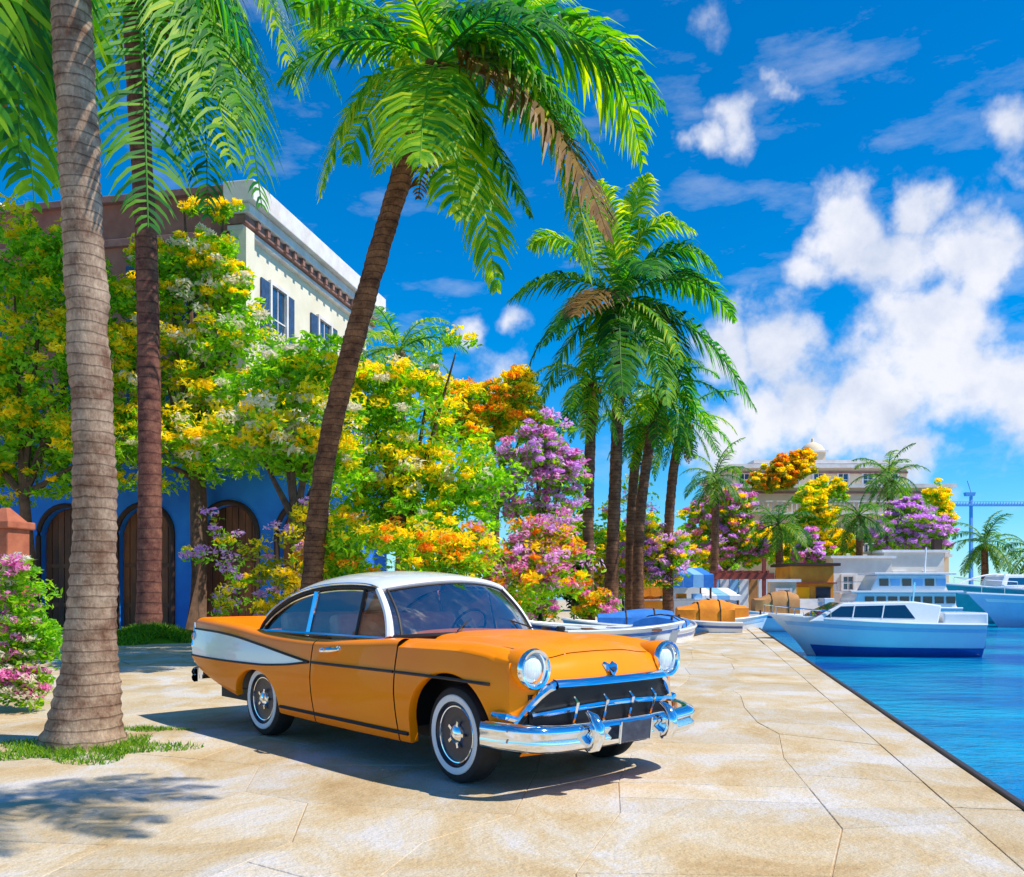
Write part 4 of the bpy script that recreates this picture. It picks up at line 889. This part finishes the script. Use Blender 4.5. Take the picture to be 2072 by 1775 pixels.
# ------------------------------------------------------------------ stalls on the far side of the basin
def stall(label, x0, x1, ytop, d, wall, awning, counter='canvas_white', depth=2.2, aw=.42, sign=None):
    a, b = P(x0,ytop,d), P(x1,ytop,d); w = b.x-a.x; H = a.z; t = thing('market_stall', label, 'stall', ((a.x+b.x)/2,d,0), 0, 'stalls along the harbour')
    for sg in (-1,1):
        for y in (0, depth):
            m = MB(); m.box((sg*(w/2-.05),y,H/2), (.08,.08,H)); m.build('post', 'door_dark', t)
    m = MB(); m.box((0,depth-.04,H*.48), (w-.2,.06,H*.94)); m.build('back_panel', wall, t)
    m = MB(); m.box((0,.25,.5), (w-.22,.5,.96)); m.build('counter', counter, t, bevel=.02)
    m = MB(); m.box((0,.2,1.02), (w-.1,.7,.06)); m.build('counter_top', 'canvas_white', t)
    n = max(3, int(w/.45))
    for i in range(n):                                # awning in strips, each with a hanging edge
        xa = -w/2+w*i/n; xb = xa+w/n-.012; m = MB(); mt = awning[i % len(awning)]
        m.add([(xa,depth,H+.25),(xb,depth,H+.25),(xb,-.5,H-.12),(xa,-.5,H-.12),(xb,-.52,H-.12-aw),(xa,-.52,H-.12-aw),((xa+xb)/2,-.52,H-.16-aw)], [(0,1,2,3),(3,2,4,6,5)]); m.build('awning_strip', mt, t)
    for i in range(int(w/.7)):
        m = MB(); m.box((-w/2+.5+i*.7,.25,1.16), (.42,.36,.22)); m.build('crate', ('canvas_orange','paint_sky','canvas_white','leaf')[i % 4], t)
stall('white market stall just beyond the trunk of the tallest harbour palm', 1258,1300,1178,36.5,'white_wall',['canvas_white'],aw=.3)
stall('market stall with plain orange awning between two white ones', 1290,1356,1180,38.5,'door_wood',['canvas_orange'],'paint_orange')
stall('market stall with bright blue awning under the violet shrub', 1358,1440,1158,41,'white_wall',['canvas_blue','canvas_blue','paint_sky'],aw=.55)
stall('low white market stall at the water behind the orange covered boats', 1400,1495,1200,43.6,'paint_sky',['canvas_white','canvas_white','paint_sky'],aw=.2)
def pergola():
    d = 46; a, b = P(1442,1166,d), P(1560,1166,d); w = b.x-a.x; H = a.z; t = thing('red_pergola', 'rust red pergola with pale blue and peach cafe panels', 'pergola', ((a.x+b.x)/2,d,0))
    m = MB(); m.box((0,-.02,H), (w+.3,.16,.30)); m.build('beam', 'paint_rust', t)
    for i in range(7):
        m = MB(); m.box((-w/2+.2+i*(w-.4)/6,1.1,H+.22), (.1,2.6,.12)); m.build('rafter', 'paint_rust', t)
    for x in (-w/2+.1,w/2-.35):
        for y in (0,2.2): m = MB(); m.box((x,y,H*.5+(.45 if x > 0 and y == 0 else 0)), (.17,.17,H+(.9 if x > 0 and y == 0 else -.3))); m.build('post', 'paint_rust', t)
    n = 6
    for i in range(n):
        m = MB(); m.box((-w/2+w*(i+.5)/n,.6,H*.5), (w/n-.05,.06,H*.9)); m.build('panel', ('paint_sky','canvas_white','paint_sky','canvas_white','canvas_tan','canvas_white')[i], t)
pergola()
def kiosk():
    d = 50; a, b = P(1612,1145,d), P(1700,1145,d); w = b.x-a.x; H = a.z; t = thing('orange_kiosk', 'orange harbour kiosk with dark flat roof beside the passenger boat', 'kiosk', ((a.x+b.x)/2,d+1,0))
    m = MB(); m.box((0,1.5,H/2), (w,3,H)); m.build('wall', 'paint_orange', t)
    m = MB(); m.box((0,1.4,H+.09), (w+.5,3.6,.16)); m.build('roof', 'door_dark', t)
    m = MB(); m.box((0,-.25,H*.66), (w+.1,.5,.07)); m.build('canopy', 'paint_rust', t)
    for i in range(2):
        m = MB(); m.box((-w/4+i*w/2,-.02,H*.40), (w*.34,.08,H*.36)); m.build('hatch', 'yellow' if i == 0 else 'dark_window', t)
    m = MB(); m.box((0,-.2,.5), (w*.9,.4,.9)); m.build('counter', 'canvas_white', t)
kiosk()
for (x, y, d, w, h, c, lab) in ((1745,1130,56,3.6,1.6,'white_wall','low white harbour house with flat roof behind the passenger boat'), (1850,1118,58,3.8,2.4,'white_wall','taller white harbour house with dark corner vent behind the passenger boat'), (1585,1178,49,1.4,1.3,'sand_wall','small sand coloured hut between pergola and orange kiosk')):
    p = P(x,y,d); t = thing('harbour_house', lab, 'house', (p.x,d,0), 0, 'harbour houses')
    m = MB(); m.box((0,1.4,p.z/2), (w,2.8,p.z)); m.build('wall', c, t); m = MB(); m.box((0,1.4,p.z+.08), (w+.4,3.2,.16)); m.build('roof', 'canvas_white', t)
    for i in range(2 if w > 2 else 1): window(t, ((-w*.25+i*w*.5) if w > 2 else 0,0,p.z*.55), .6, .8, 'y', -1, shutters=False)
    if h > 2: m = MB(); m.box((w/2-.3,.4,p.z+.5), (.5,.5,.7)); m.build('vent', 'door_dark', t)

# ------------------------------------------------------------------ the car (x forward from the front axle, z up)
def car():
    TH = R(47.6)
    t = thing('vintage_car', 'orange two door vintage car with white roof, tail fin panel and chrome bumper', 'car', (.085,7.35,.022), -TH)
    RA, FA, GX = -2.77, .19, .21
    F = pchip([(-4.36,1.105),(-3.9,1.092),(-3.3,1.06),(-2.7,1.01),(-2.2,.985),(-1.7,.975),(-1.0,1.0),(-.4,1.03),(.2,1.035),(.55,1.015),(.80,.975)])
    W = pchip([(-4.36,.865),(-3.9,.915),(-3.0,.945),(-1.5,.95),(-.2,.95),(.3,.942),(.6,.918),(.8,.872)])
    KZ = pchip([(.15,.915),(.3,.95),(.5,.988),(.64,1.0),(.8,.988),(.95,.962),(1.08,.94)])
    ZB = pchip([(-4.36,.66),(-4.15,.575),(-3.7,.455),(-3.3,.37),(-2.6,.27),(-.5,.235),(.45,.27),(.8,.36)])
    H = pchip([(-.75,1.075),(-.2,1.075),(.3,1.055),(.6,1.015),(.80,.955)])
    def w(x, z): return W(x)*KZ(z)
    def zb(x):
        z = ZB(x)
        for cx, a, b in ((FA,.465,.45),(RA,.43,.285)):
            u = (x-cx)/a
            if abs(u) < 1: z = max(z, .355+b*math.sqrt(1-u*u)) if abs(u) < .995 else max(z,.355)
        return z
    def tz(x, y):                                     # height of hood and front wings
        a = abs(y); f, h = F(x), H(x); v = min(f,h)-.022
        return pchip([(0,h),(.28,h-.006),(.48,h-.03),(.585,v-.015),(.70,f-.012),(.77,f),(w(x,f-.07),f-.065)])(a)
    def stations(a, b):
        xs = set([a,b])
        for x in frange(a,b,.07): xs.add(round(x,4))
        for cx, r in ((FA,.465),(RA,.43)):
            for k in range(25):
                x = cx+r*math.cos(math.pi*k/24)*.999
                if a < x < b: xs.add(round(x,4))
        return sorted(xs)
    def side_row(x, sg, inner):
        z0 = zb(x); f = F(x); zs = f-.065; r = []
        r.append(Vector((x, sg*(w(x,z0)-.07), z0+.012))); r.append(Vector((x, sg*(w(x,z0)-.012), z0)))
        for k in range(15):
            z = z0+.012+(zs-z0-.012)*k/14; r.append(Vector((x, sg*w(x,z), z)))
        ws = w(x,zs)
        if inner == 'front':
            for a in (.865,.84,.80,.74,.68,.63,.585):
                if a < ws-.01: r.append(Vector((x, sg*a, tz(x,a))))
                else: r.append(Vector((x, sg*(ws-.004), zs+.01)))
        else:
            for k in range(1,6):
                q = k/5*math.pi/2; r.append(Vector((x, sg*(ws-.095*(1-math.cos(q))), zs+.065*math.sin(q))))
            if inner == 'rear':
                d = pchip([(-4.36,.90),(-3.4,.975),(-2.9,1.0),(-1.8,1.0)])(x); d = min(d, f-.005)
                for k in range(1,4): r.append(Vector((x, sg*(ws-.095-.11*k/3), f+(d-f)*math.sin(k/3*math.pi/2))))
            else: r.append(Vector((x, sg*(ws-.15), f-.004)))
        return r
    for sg in (-1,1):
        for nm, a, b, inner in (('front_wing',-.43,.80,'front'),('door',-1.69,-.446,'door'),('rear_quarter',-4.36,-1.706,'rear')):
            m = MB(); m.grid([side_row(x,sg,inner) for x in stations(a,b)], flip=sg > 0); p = m.build(nm, 'car_orange', t, smooth=True, sharp=50)
            if nm == 'door':
                hm = MB(); hx, hz = -1.43, .885
                hm.tube([(hx-.07,sg*(w(hx,hz)+.008),hz),(hx-.06,sg*(w(hx,hz)+.035),hz+.004),(hx+.10,sg*(w(hx,hz)+.042),hz+.016),(hx+.17,sg*(w(hx,hz)+.01),hz+.02)], [.012,.02,.026,.012], n=8)
                hm.lathe([(0,.0),(.035,.004),(.04,.012),(.02,.02)], 12, 'y', (hx+.15,sg*(w(hx,hz)),hz+.018)); hm.build('handle', 'chrome', p, smooth=True)
    # nose
    rows = []; ys = [-.872+1.744*i/44 for i in range(45)]; zm = .66
    def xn(y): return .80+.17*(1-min(1,abs(y/.872))**2.6)
    for k in range(13):
        r = []
        for y in ys:
            yy = max(-w(.8,F(.8)-.07)+.002, min(w(.8,F(.8)-.07)-.002, y)); zt = tz(.80, yy)
            if k <= 8:
                q = k/8*math.pi/2; r.append(Vector((.80+(xn(y)-.80)*math.sin(q), y if k else yy, zm+(zt-zm)*math.cos(q))))
            else: u = (k-8)/4; r.append(Vector((xn(y)-.04*u*u, y*(1-.02*u), zm+(.33-zm)*u)))
        rows.append(r)
    m = MB(); m.grid(rows); m.build('front_panel', 'car_orange', t, smooth=True, sharp=60)
    # hood, cowl, boot lid
    m = MB(); m.grid([[Vector((x, y, tz(x,y)+.004)) for y in [-.578+1.156*k/28 for k in range(29)]] for x in frange(-.44,.795,.06)]); hood = m.build('hood', 'car_orange', t, smooth=True)
    m = MB(); m.grid([[Vector((x, y, tz(max(x,-.44),y)-.004) ) for y in [-.80+1.6*k/24 for k in range(25)]] for x in frange(-.85,-.455,.06)]); m.build('cowl', 'car_orange', t, smooth=True)
    dz = pchip([(-4.36,.90),(-3.4,.975),(-2.9,1.0)])
    m = MB(); m.grid([[Vector((x, y, dz(x)+.03*(1-(y/.72)**2))) for y in [-.74+1.48*k/16 for k in range(17)]] for x in frange(-4.34,-3.2,.08)]); m.build('boot_lid', 'car_orange', t, smooth=True)
    # tail
    m = MB(); r0 = side_row(-4.36,-1,'rear'); r1 = side_row(-4.36,1,'rear'); n = len(r0)
    m.grid([r0, [p.lerp(q,.5)+Vector((-.05,0,0)) for p,q in zip(r0,r1)], r1]); m.build('tail_panel', 'car_orange', t, smooth=True)
    for sg in (-1,1):
        m = MB(); m.lathe([(0,-.05),(.05,-.045),(.07,-.01),(.07,.02)], 14, 'x', (-4.36,sg*.80,.90)); m.build('tail_light', 'red_lens', t, smooth=True)
        m = MB(); m.tube([(-4.385,sg*.80,.62),(-4.40,sg*.83,.80),(-4.385,sg*.81,1.05)], [.03,.028,.02], n=8); m.build('fin_trim', 'chrome', t, smooth=True)
    # underbody and inner shell, black so panel gaps and wheel wells look dark
    m = MB(); m.box((-1.75,0,.30), (4.9,1.2,.12)); m.box((-1.75,0,.6), (4.6,1.16,.5)); m.box((-1.35,0,.62), (1.9,1.70,.55)); m.box((-3.6,0,.80), (.8,1.6,.26)); m.box((.72,0,.52), (.3,1.5,.34)); m.build('dark_underbody_shell', 'black', t)
    m = MB()
    for cx in (FA,RA):
        for sg in (-1,1): m.lathe([(.47,sg*.60),(.47,sg*.90)], 24, 'y', (cx,0,.36))
    # wheels
    for cx in (FA,RA):
        for sg in (-1,1):
            wh = bpy.data.objects.new('wheel', None); C.objects.link(wh); wh.parent = t; wh.location = (cx, sg*.755, .355)
            wh.rotation_euler = (0,0,R(-4) if cx > -1 else 0); wh.empty_display_size = .1
            o = sg
            m = MB(); m.lathe([(.235,-.085*o),(.30,-.098*o),(.338,-.088*o),(.354,-.06*o),(.356,0),(.354,.06*o),(.338,.088*o),(.312,.10*o),(.25,.098*o),(.228,.085*o)], 48); m.build('tyre', 'rubber', wh, smooth=True, sharp=30)
            m = MB(); m.lathe([(.240,.099*o),(.246,.104*o),(.284,.106*o),(.290,.100*o)], 48); m.build('whitewall', 'whitewall', wh, smooth=True)
            m = MB(); m.lathe([(.246,.094*o),(.232,.096*o),(.215,.074*o),(.15,.058*o),(.09,.066*o),(.0,.068*o)], 40); m.build('rim', 'wheel_disc', wh, smooth=True, sharp=30)
            m = MB(); m.lathe([(.214,.078*o),(.208,.084*o),(.200,.082*o),(.198,.070*o)], 40); m.build('trim_ring', 'chrome', wh, smooth=True)
            m = MB(); m.lathe([(.075,.066*o),(.07,.085*o),(.045,.10*o),(.0,.108*o)], 20); 
            for k in range(5):
                a = 2*math.pi*k/5; m.box((.075*math.cos(a),.084*o,.075*math.sin(a)), (.05,.012,.022), m=Matrix.Rotation(-a,3,'Y'))
            m.build('hubcap', 'chrome', wh, smooth=True, sharp=30)
    # white fin panel with dark beading, long side moulding, sill
    top = pchip([(-4.35,.985),(-3.8,.975),(-3.3,.95),(-2.75,.895),(-2.2,.83),(-1.72,.775)]); bot = pchip([(-4.35,.70),(-3.5,.695),(-2.7,.70),(-2.2,.725),(-1.72,.775)])
    for sg in (-1,1):
        xs = frange(-4.345,-1.725,.07); m = MB(); m.grid([[Vector((x, sg*(w(x,z)+.006), z)) for z in [bot(x)+(top(x)-bot(x))*k/6 for k in range(7)]] for x in xs]); m.build('fin_panel', 'car_white', t, smooth=True)
        m = MB()
        for f in (top, bot): m.tube([Vector((x, sg*(w(x,f(x))+.007), f(x))) for x in xs], .011, n=6)
        m.build('panel_beading', 'black', t, smooth=True)
        side = pchip([(-1.7,.775),(-.45,.775),(.2,.77),(.68,.755)])
        for a, b in ((-1.69,-.45),(-.426,.64)):
            m = MB(); m.tube([Vector((x, sg*(w(x,side(x))+.006), side(x))) for x in frange(a,b,.08)], .012, n=6); m.build('side_moulding', 'iron', t, smooth=True)
        m = MB(); m.tube([Vector((x, sg*(w(x,.335)+.004), .335-.012*(x+2.5))) for x in frange(-2.30,-.30,.1)], .015, n=6); m.build('sill_moulding', 'black', t, smooth=True)
    before = set(t.children)
    # greenhouse: side arc (top of the side glass) and centre line of the roof
    SX = [(-3.10,.80,1.01),(-3.02,.79,1.10),(-2.86,.765,1.21),(-2.62,.735,1.315),(-2.34,.71,1.385),(-2.0,.695,1.425),(-1.65,.69,1.435),(-1.38,.69,1.425),(-1.24,.69,1.40)]
    CX_ = [(-3.56,0,1.02),(-3.40,0,1.16),(-3.14,0,1.32),(-2.82,0,1.45),(-2.46,0,1.535),(-2.05,0,1.578),(-1.65,0,1.578),(-1.30,0,1.545),(-1.06,0,1.49)]
    SC, CC = catmull(SX, 5), catmull(CX_, 5)
    def roofpt(i, v, off=0):                          # v: -1..1 across
        a = abs(v); s, c = SC[i], CC[i]; q = (1-a); e = math.sin(q*math.pi/2)
        y = s.y*(1-q**1.55)*(1 if v > 0 else -1) if a > 0 else 0; x = s.x+(c.x-s.x)*(e**1.1); z = s.z+(c.z-s.z)*(e**.72)
        return Vector((x, y*(1+off), z+off*.3))
    vv = [math.sin(-math.pi/2+math.pi*k/28) for k in range(29)]
    m = MB(); m.grid([[roofpt(i,v) for v in vv] for i in range(len(SC))]); roof = m.build('roof', 'car_white', t, smooth=True, sharp=60)
    so = roof.modifiers.new('thick','SOLIDIFY'); so.thickness = .02; so.offset = -1
    m = MB(); m.grid([[roofpt(i,v,.004)+Vector((-.012,0,.012)) for v in [-.62+1.24*k/14 for k in range(15)]] for i in range(3,14)]); m.build('rear_window', 'glass', t, smooth=True)
    for sg in (-1,1):
        m = MB(); m.tube([Vector((p.x,sg*(p.y+.006),p.z)) for p in SC], .017, n=6); m.build('drip_rail', 'black', t, smooth=True)
        m = MB(); m.tube([Vector((p.x,sg*(p.y+.012),p.z+.027)) for p in SC[6:]], .010, n=6); m.build('drip_moulding', 'chrome', t, smooth=True)
    # windscreen between a wrapped lower and upper edge
    def lo(v): a = abs(v); return Vector((-.94+.44*(1-a**2.4), .775*v if a < .999 else .775*v, 1.02+.035*(1-a*a)))
    def hi(v): a = abs(v); return Vector((-1.235+.165*(1-a**2.6), .685*v, 1.405+.082*(1-a**2)))
    nv = 32; vs = [-1+2*k/nv for k in range(nv+1)]
    def ws(v, u): p = lo(v).lerp(hi(v), u); p.x += .045*math.sin(math.pi*u); return p
    m = MB(); m.grid([[ws(v,u) for v in vs] for u in [k/8 for k in range(9)]]); m.build('windscreen', 'windscreen', t, smooth=True)
    m = MB(); loop = [ws(v,0) for v in vs]; m.tube(loop, .022, n=8); m.build('windscreen_seal', 'black', t, smooth=True)
    m = MB(); m.tube([ws(v,1)+Vector((.0,0,.004)) for v in vs], .032, n=8); m.build('windscreen_header', 'car_white', t, smooth=True)
    for sg in (-1,1):
        m = MB(); m.tube([ws(sg,u)+Vector((0,sg*.004,0)) for u in [k/10 for k in range(11)]], [.036-.006*k/10 for k in range(11)], n=8); m.build('windscreen_pillar', 'car_white', t, smooth=True)
        m = MB(); m.tube([ws(sg*.93,u)+Vector((.012,0,0)) for u in [k/10 for k in range(11)]], .012, n=6); m.build('pillar_seal', 'black', t, smooth=True)
    m = MB(); m.tube([ws(v,.97)+Vector((.016,0,-.01)) for v in vs[1:-1]], .011, n=6); m.build('header_seal', 'black', t, smooth=True)
    # side glass
    def ty(z): return .795+(.692-.795)*(z-1.01)/(1.43-1.01)
    topz = pchip([(p.x,p.z-.012) for p in sorted([Vector(s) for s in SX], key=lambda q: q.x)])
    fr = lambda z: -.985-.255*(z-1.01)/.39            # rear edge of the windscreen pillar
    for sg in (-1,1):
        for nm, a, b in (('quarter_window',-3.09,-2.235),('door_window',-2.195,-1.44),('vent_window',-1.41,-1.0)):
            xs = frange(a,b,.04); m = MB(); rows = []
            for x in xs:
                zt = topz(x) if x < -1.24 else max(1.03, 1.40-(x+1.24)*.39/.255)
                rows.append([Vector((x, sg*(ty(z)-.012), z)) for z in [1.0+(max(1.012,zt)-1.0)*k/4 for k in range(5)]])
            m.grid(rows); m.build(nm, 'glass', t, smooth=True)
        for x in (-2.215,-1.425):
            m = MB(); zt = topz(x)+.01; m.tube([Vector((x,sg*(ty(1.0)-.002),.99)), Vector((x+.0,sg*(ty(zt)-.002),zt))], .022 if x < -2 else .014, n=6); m.build('window_post', 'chrome' if x < -2 else 'black', t, smooth=True)
        m = MB(); m.tube([Vector((x,sg*(ty(1.012)+.012),1.012)) for x in frange(-3.09,-.96,.2)], .016, n=6); m.build('belt_moulding', 'chrome', t, smooth=True)
        m = MB(); m.tube([Vector((p.x+.0,sg*(p.y-.006),p.z-.03)) for p in SC[2:]], .010, n=6); m.build('window_frame', 'chrome', t, smooth=True)
    # cabin
    m = MB(); m.box((-2.0,0,.92), (2.2,1.5,.06)); m.build('floor_well', 'black', t)
    for x in (-1.95,-2.85):
        m = MB(); m.box((x,0,1.02), (.16,1.38,.34), m=Matrix.Rotation(R(-12),3,'Y')); m.box((x+.28,0,.94), (.5,1.38,.12)); m.build('bench_seat', 'seat', t, bevel=.05)
    m = MB(); m.box((-1.0,0,.985), (.26,1.44,.1)); m.build('dashboard', 'dash', t, bevel=.03)
    m = MB(); cc = Vector((-1.32,.36,1.06)); q = Matrix.Rotation(R(28),3,'Y')
    m.tube([cc+q @ Vector((0,.19*math.cos(a),.19*math.sin(a))) for a in [2*math.pi*k/28 for k in range(29)]], .012, n=6, cap=False); m.tube([cc, cc+Vector((.3,0,-.12))], .02, n=6)
    m.tube([cc+q @ Vector((0,-.19,0)), cc+q @ Vector((0,.19,0))], .010, n=5); m.build('steering_wheel', 'black', t, smooth=True)
    m = MB(); m.box((-1.10,0,1.43), (.03,.26,.075)); m.build('mirror', 'black', t, bevel=.01)
    for sg in (-1,1):
        m = MB(); m.tube([(-.56,sg*.22,1.075),(-.66,sg*.12,1.12),(-.76,sg*.02,1.18)] if False else [(-.52,sg*.42,1.078),(-.60,sg*.28,1.13),(-.66,sg*.15,1.17)], .007, n=5); m.build('wiper', 'black', t)
    for o in t.children:
        if o not in before: o.location.x += GX
    # lights
    for sg in (-1,1):
        y, z = sg*.722, .865
        lp = MB(); lp.lathe([(.09,-.30),(.128,-.18),(.140,-.06),(.142,.02),(.135,.045)], 32, 'x', (.84,y,z)); lp.build('headlight_pod', 'car_orange', t, smooth=True)
        hl = MB(); hl.lathe([(.138,.025),(.144,.05),(.134,.073),(.115,.068),(.100,.045),(.097,.01)], 40, 'x', (.84,y,z)); h = hl.build('headlight', 'chrome', t, smooth=True)
        ln = MB(); ln.lathe([(.099,.012),(.085,.038),(.055,.056),(.0,.066)], 28, 'x', (.84,y,z)); ln.build('lens', 'lens', h, smooth=True)
    # emblem: a small chrome shield with a notched top
    e = MB(); x = xn(0)+.0; poly = [(-.075,.028),(-.045,.045),(0,.022),(.045,.045),(.075,.028),(.055,-.02),(0,-.062),(-.055,-.02)]
    for k, (s_, xo) in enumerate(((1,.0),(.75,.018))):
        pass
    zc = .842; off = lambda z: .80+(xn(0)-.80)*math.sqrt(max(0,1-((z-zm)/(tz(.8,0)-zm))**2))
    e.add([(off(zc+b*1.0)+.004, a, zc+b) for a, b in poly]+[(off(zc+b)+.028, a*.8, zc+b*.8) for a, b in poly], [tuple(range(8,16))]+[(i,(i+1)%8,(i+1)%8+8,i+8) for i in range(8)]); em = e.build('emblem', 'chrome', t)
    e = MB(); e.add([(off(zc+b)+.030, a*.5, zc+b*.5) for a, b in poly], [tuple(range(8))]); e.build('emblem_badge', 'wheel_disc', em)
    # grille: dark mouth in a chrome frame
    def gx(y, z, o=0): return xn(y)-.012+o if z < zm else .80+(xn(y)-.80)*math.sqrt(max(.2,1-((z-zm)/(.96-zm))**2))+o
    gp = [(-.56,.735),(.56,.735),(.66,.70),(.84,.50),(.80,.455),(-.80,.455),(-.84,.50),(-.66,.70)]
    rows = []
    for k in range(9):
        z = .455+(.735-.455)*k/8; hw = pchip([(.455,.80),(.50,.84),(.70,.66),(.735,.56)])(z)
        rows.append([Vector((gx(hw*u,z,.012), hw*u, z)) for u in [-1+2*j/24 for j in range(25)]])
    m = MB(); m.grid(rows); gr = m.build('grille', 'black', t, smooth=True)
    top_e = [Vector((gx(y,.745,.022), y, .752)) for y in frange(-.57,.57,.06)]
    m = MB(); m.sweep(top_e, [(-.02,-.028),(.03,-.03),(.055,-.012),(.05,.012),(.012,.036),(-.02,.038)], [Vector((1,p.y*.35,0)) for p in top_e]); m.build('grille_top_bar', 'chrome', t, smooth=True, sharp=50)
    for sg in (-1,1):
        pth = [Vector((gx(y,z,.022), sg*y, z)) for y, z in ((.565,.752),(.63,.725),(.69,.68),(.76,.60),(.83,.51),(.85,.48))]
        m = MB(); m.tube(pth, [.036,.034,.032,.030,.028,.022], n=8); m.build('grille_side_bar', 'chrome', t, smooth=True)
        pth = [Vector((gx(y,.53,.02), sg*y, z)) for y, z in ((.82,.525),(.87,.54),(.905,.553))]+[Vector((.76,sg*.915,.557)), Vector((.68,sg*(w(.68,.56)+.012),.558))]
        m = MB(); m.tube(pth, [.026,.028,.028,.026,.020], n=8); m.build('wing_bar', 'chrome', t, smooth=True)
    mid = [Vector((gx(y,.60,.05)-.0, y, .60-.05*abs(y/.74)**2)) for y in frange(-.75,.75,.06)]
    m = MB(); m.tube(mid, .024, n=8); m.build('grille_bar', 'chrome', gr, smooth=True)
    for y in (-.42,-.14,.14,.42):
        m = MB(); m.tube([Vector((gx(y,.50,.03),y,.475)), Vector((gx(y,.56,.055),y,.55)), Vector((gx(y,.6,.075),y,.625)), Vector((gx(y,.66,.03),y,.66))], [.012,.016,.018,.010], n=6, up=Vector((0,1,0))); m.build('grille_tooth', 'chrome', gr, smooth=True)
    # bumper
    bp = []; 
    for k in range(41):
        u = -1+2*k/40; a = abs(u); y = .985*math.copysign(min(1,(a*1.02)**.92), u) if a > 0 else 0; x = 1.06-.075*a**2-.34*max(0,(a-.74)/.26)**2.2; z = .405+.03*max(0,(a-.55)/.45)**1.5
        bp.append(Vector((x,y,z)))
    nr = [Vector((1, .25*p.y+1.6*math.copysign(max(0,abs(p.y)-.78),p.y)/.2*.6, 0)) for p in bp]
    prof = [(-.03,-.085),(.03,-.095),(.062,-.07),(.072,-.03),(.055,.0),(.075,.035),(.06,.07),(.02,.09),(-.03,.08)]
    m = MB(); m.sweep(bp, prof, nr)
    for e_ in (0,-1): m.add([bp[e_]+nr[e_].normalized()*a+Vector((0,0,b)) for a, b in prof], [tuple(range(len(prof)))])
    m.build('front_bumper', 'chrome', t, smooth=True, sharp=60)
    for y in (-.40,.40):
        m = MB(); m.tube([(1.10,y,.315),(1.155,y,.34),(1.185,y,.40),(1.18,y,.47),(1.14,y,.53),(1.08,y,.565)], [.03,.042,.047,.045,.036,.016], n=12, up=Vector((0,1,0))); m.build('bumper_guard', 'whitewall' if False else 'chrome', t, smooth=True)
    m = MB(); m.box((1.172,0,.41), (.012,.34,.145), m=Matrix.Rotation(R(6),3,'Y')); pl = m.build('licence_plate', 'plate', t, bevel=.006)
    m = MB()
    for sg in (-1,1): m.box((1.176,sg*.165,.41), (.014,.012,.155), m=Matrix.Rotation(R(6),3,'Y'))
    m.build('plate_frame', 'chrome', pl)
    m = MB(); m.grid([[Vector((.88-.12*abs(y)**2, y, .34)), Vector((.80-.12*abs(y)**2, y, .25))] for y in frange(-.72,.72,.1)]); m.build('front_apron', 'car_orange', t, smooth=True)
    # rear bumper
    rb = [Vector((-4.43+.10*abs(u)**2+.22*max(0,(abs(u)-.8)/.2)**2, .93*u, .50)) for u in [-1+2*k/24 for k in range(25)]]
    m = MB(); m.sweep(rb, [(a,b*.8) for a, b in prof], [Vector((-1,.3*p.y,0)) for p in rb]); m.build('rear_bumper', 'chrome', t, smooth=True)
car()
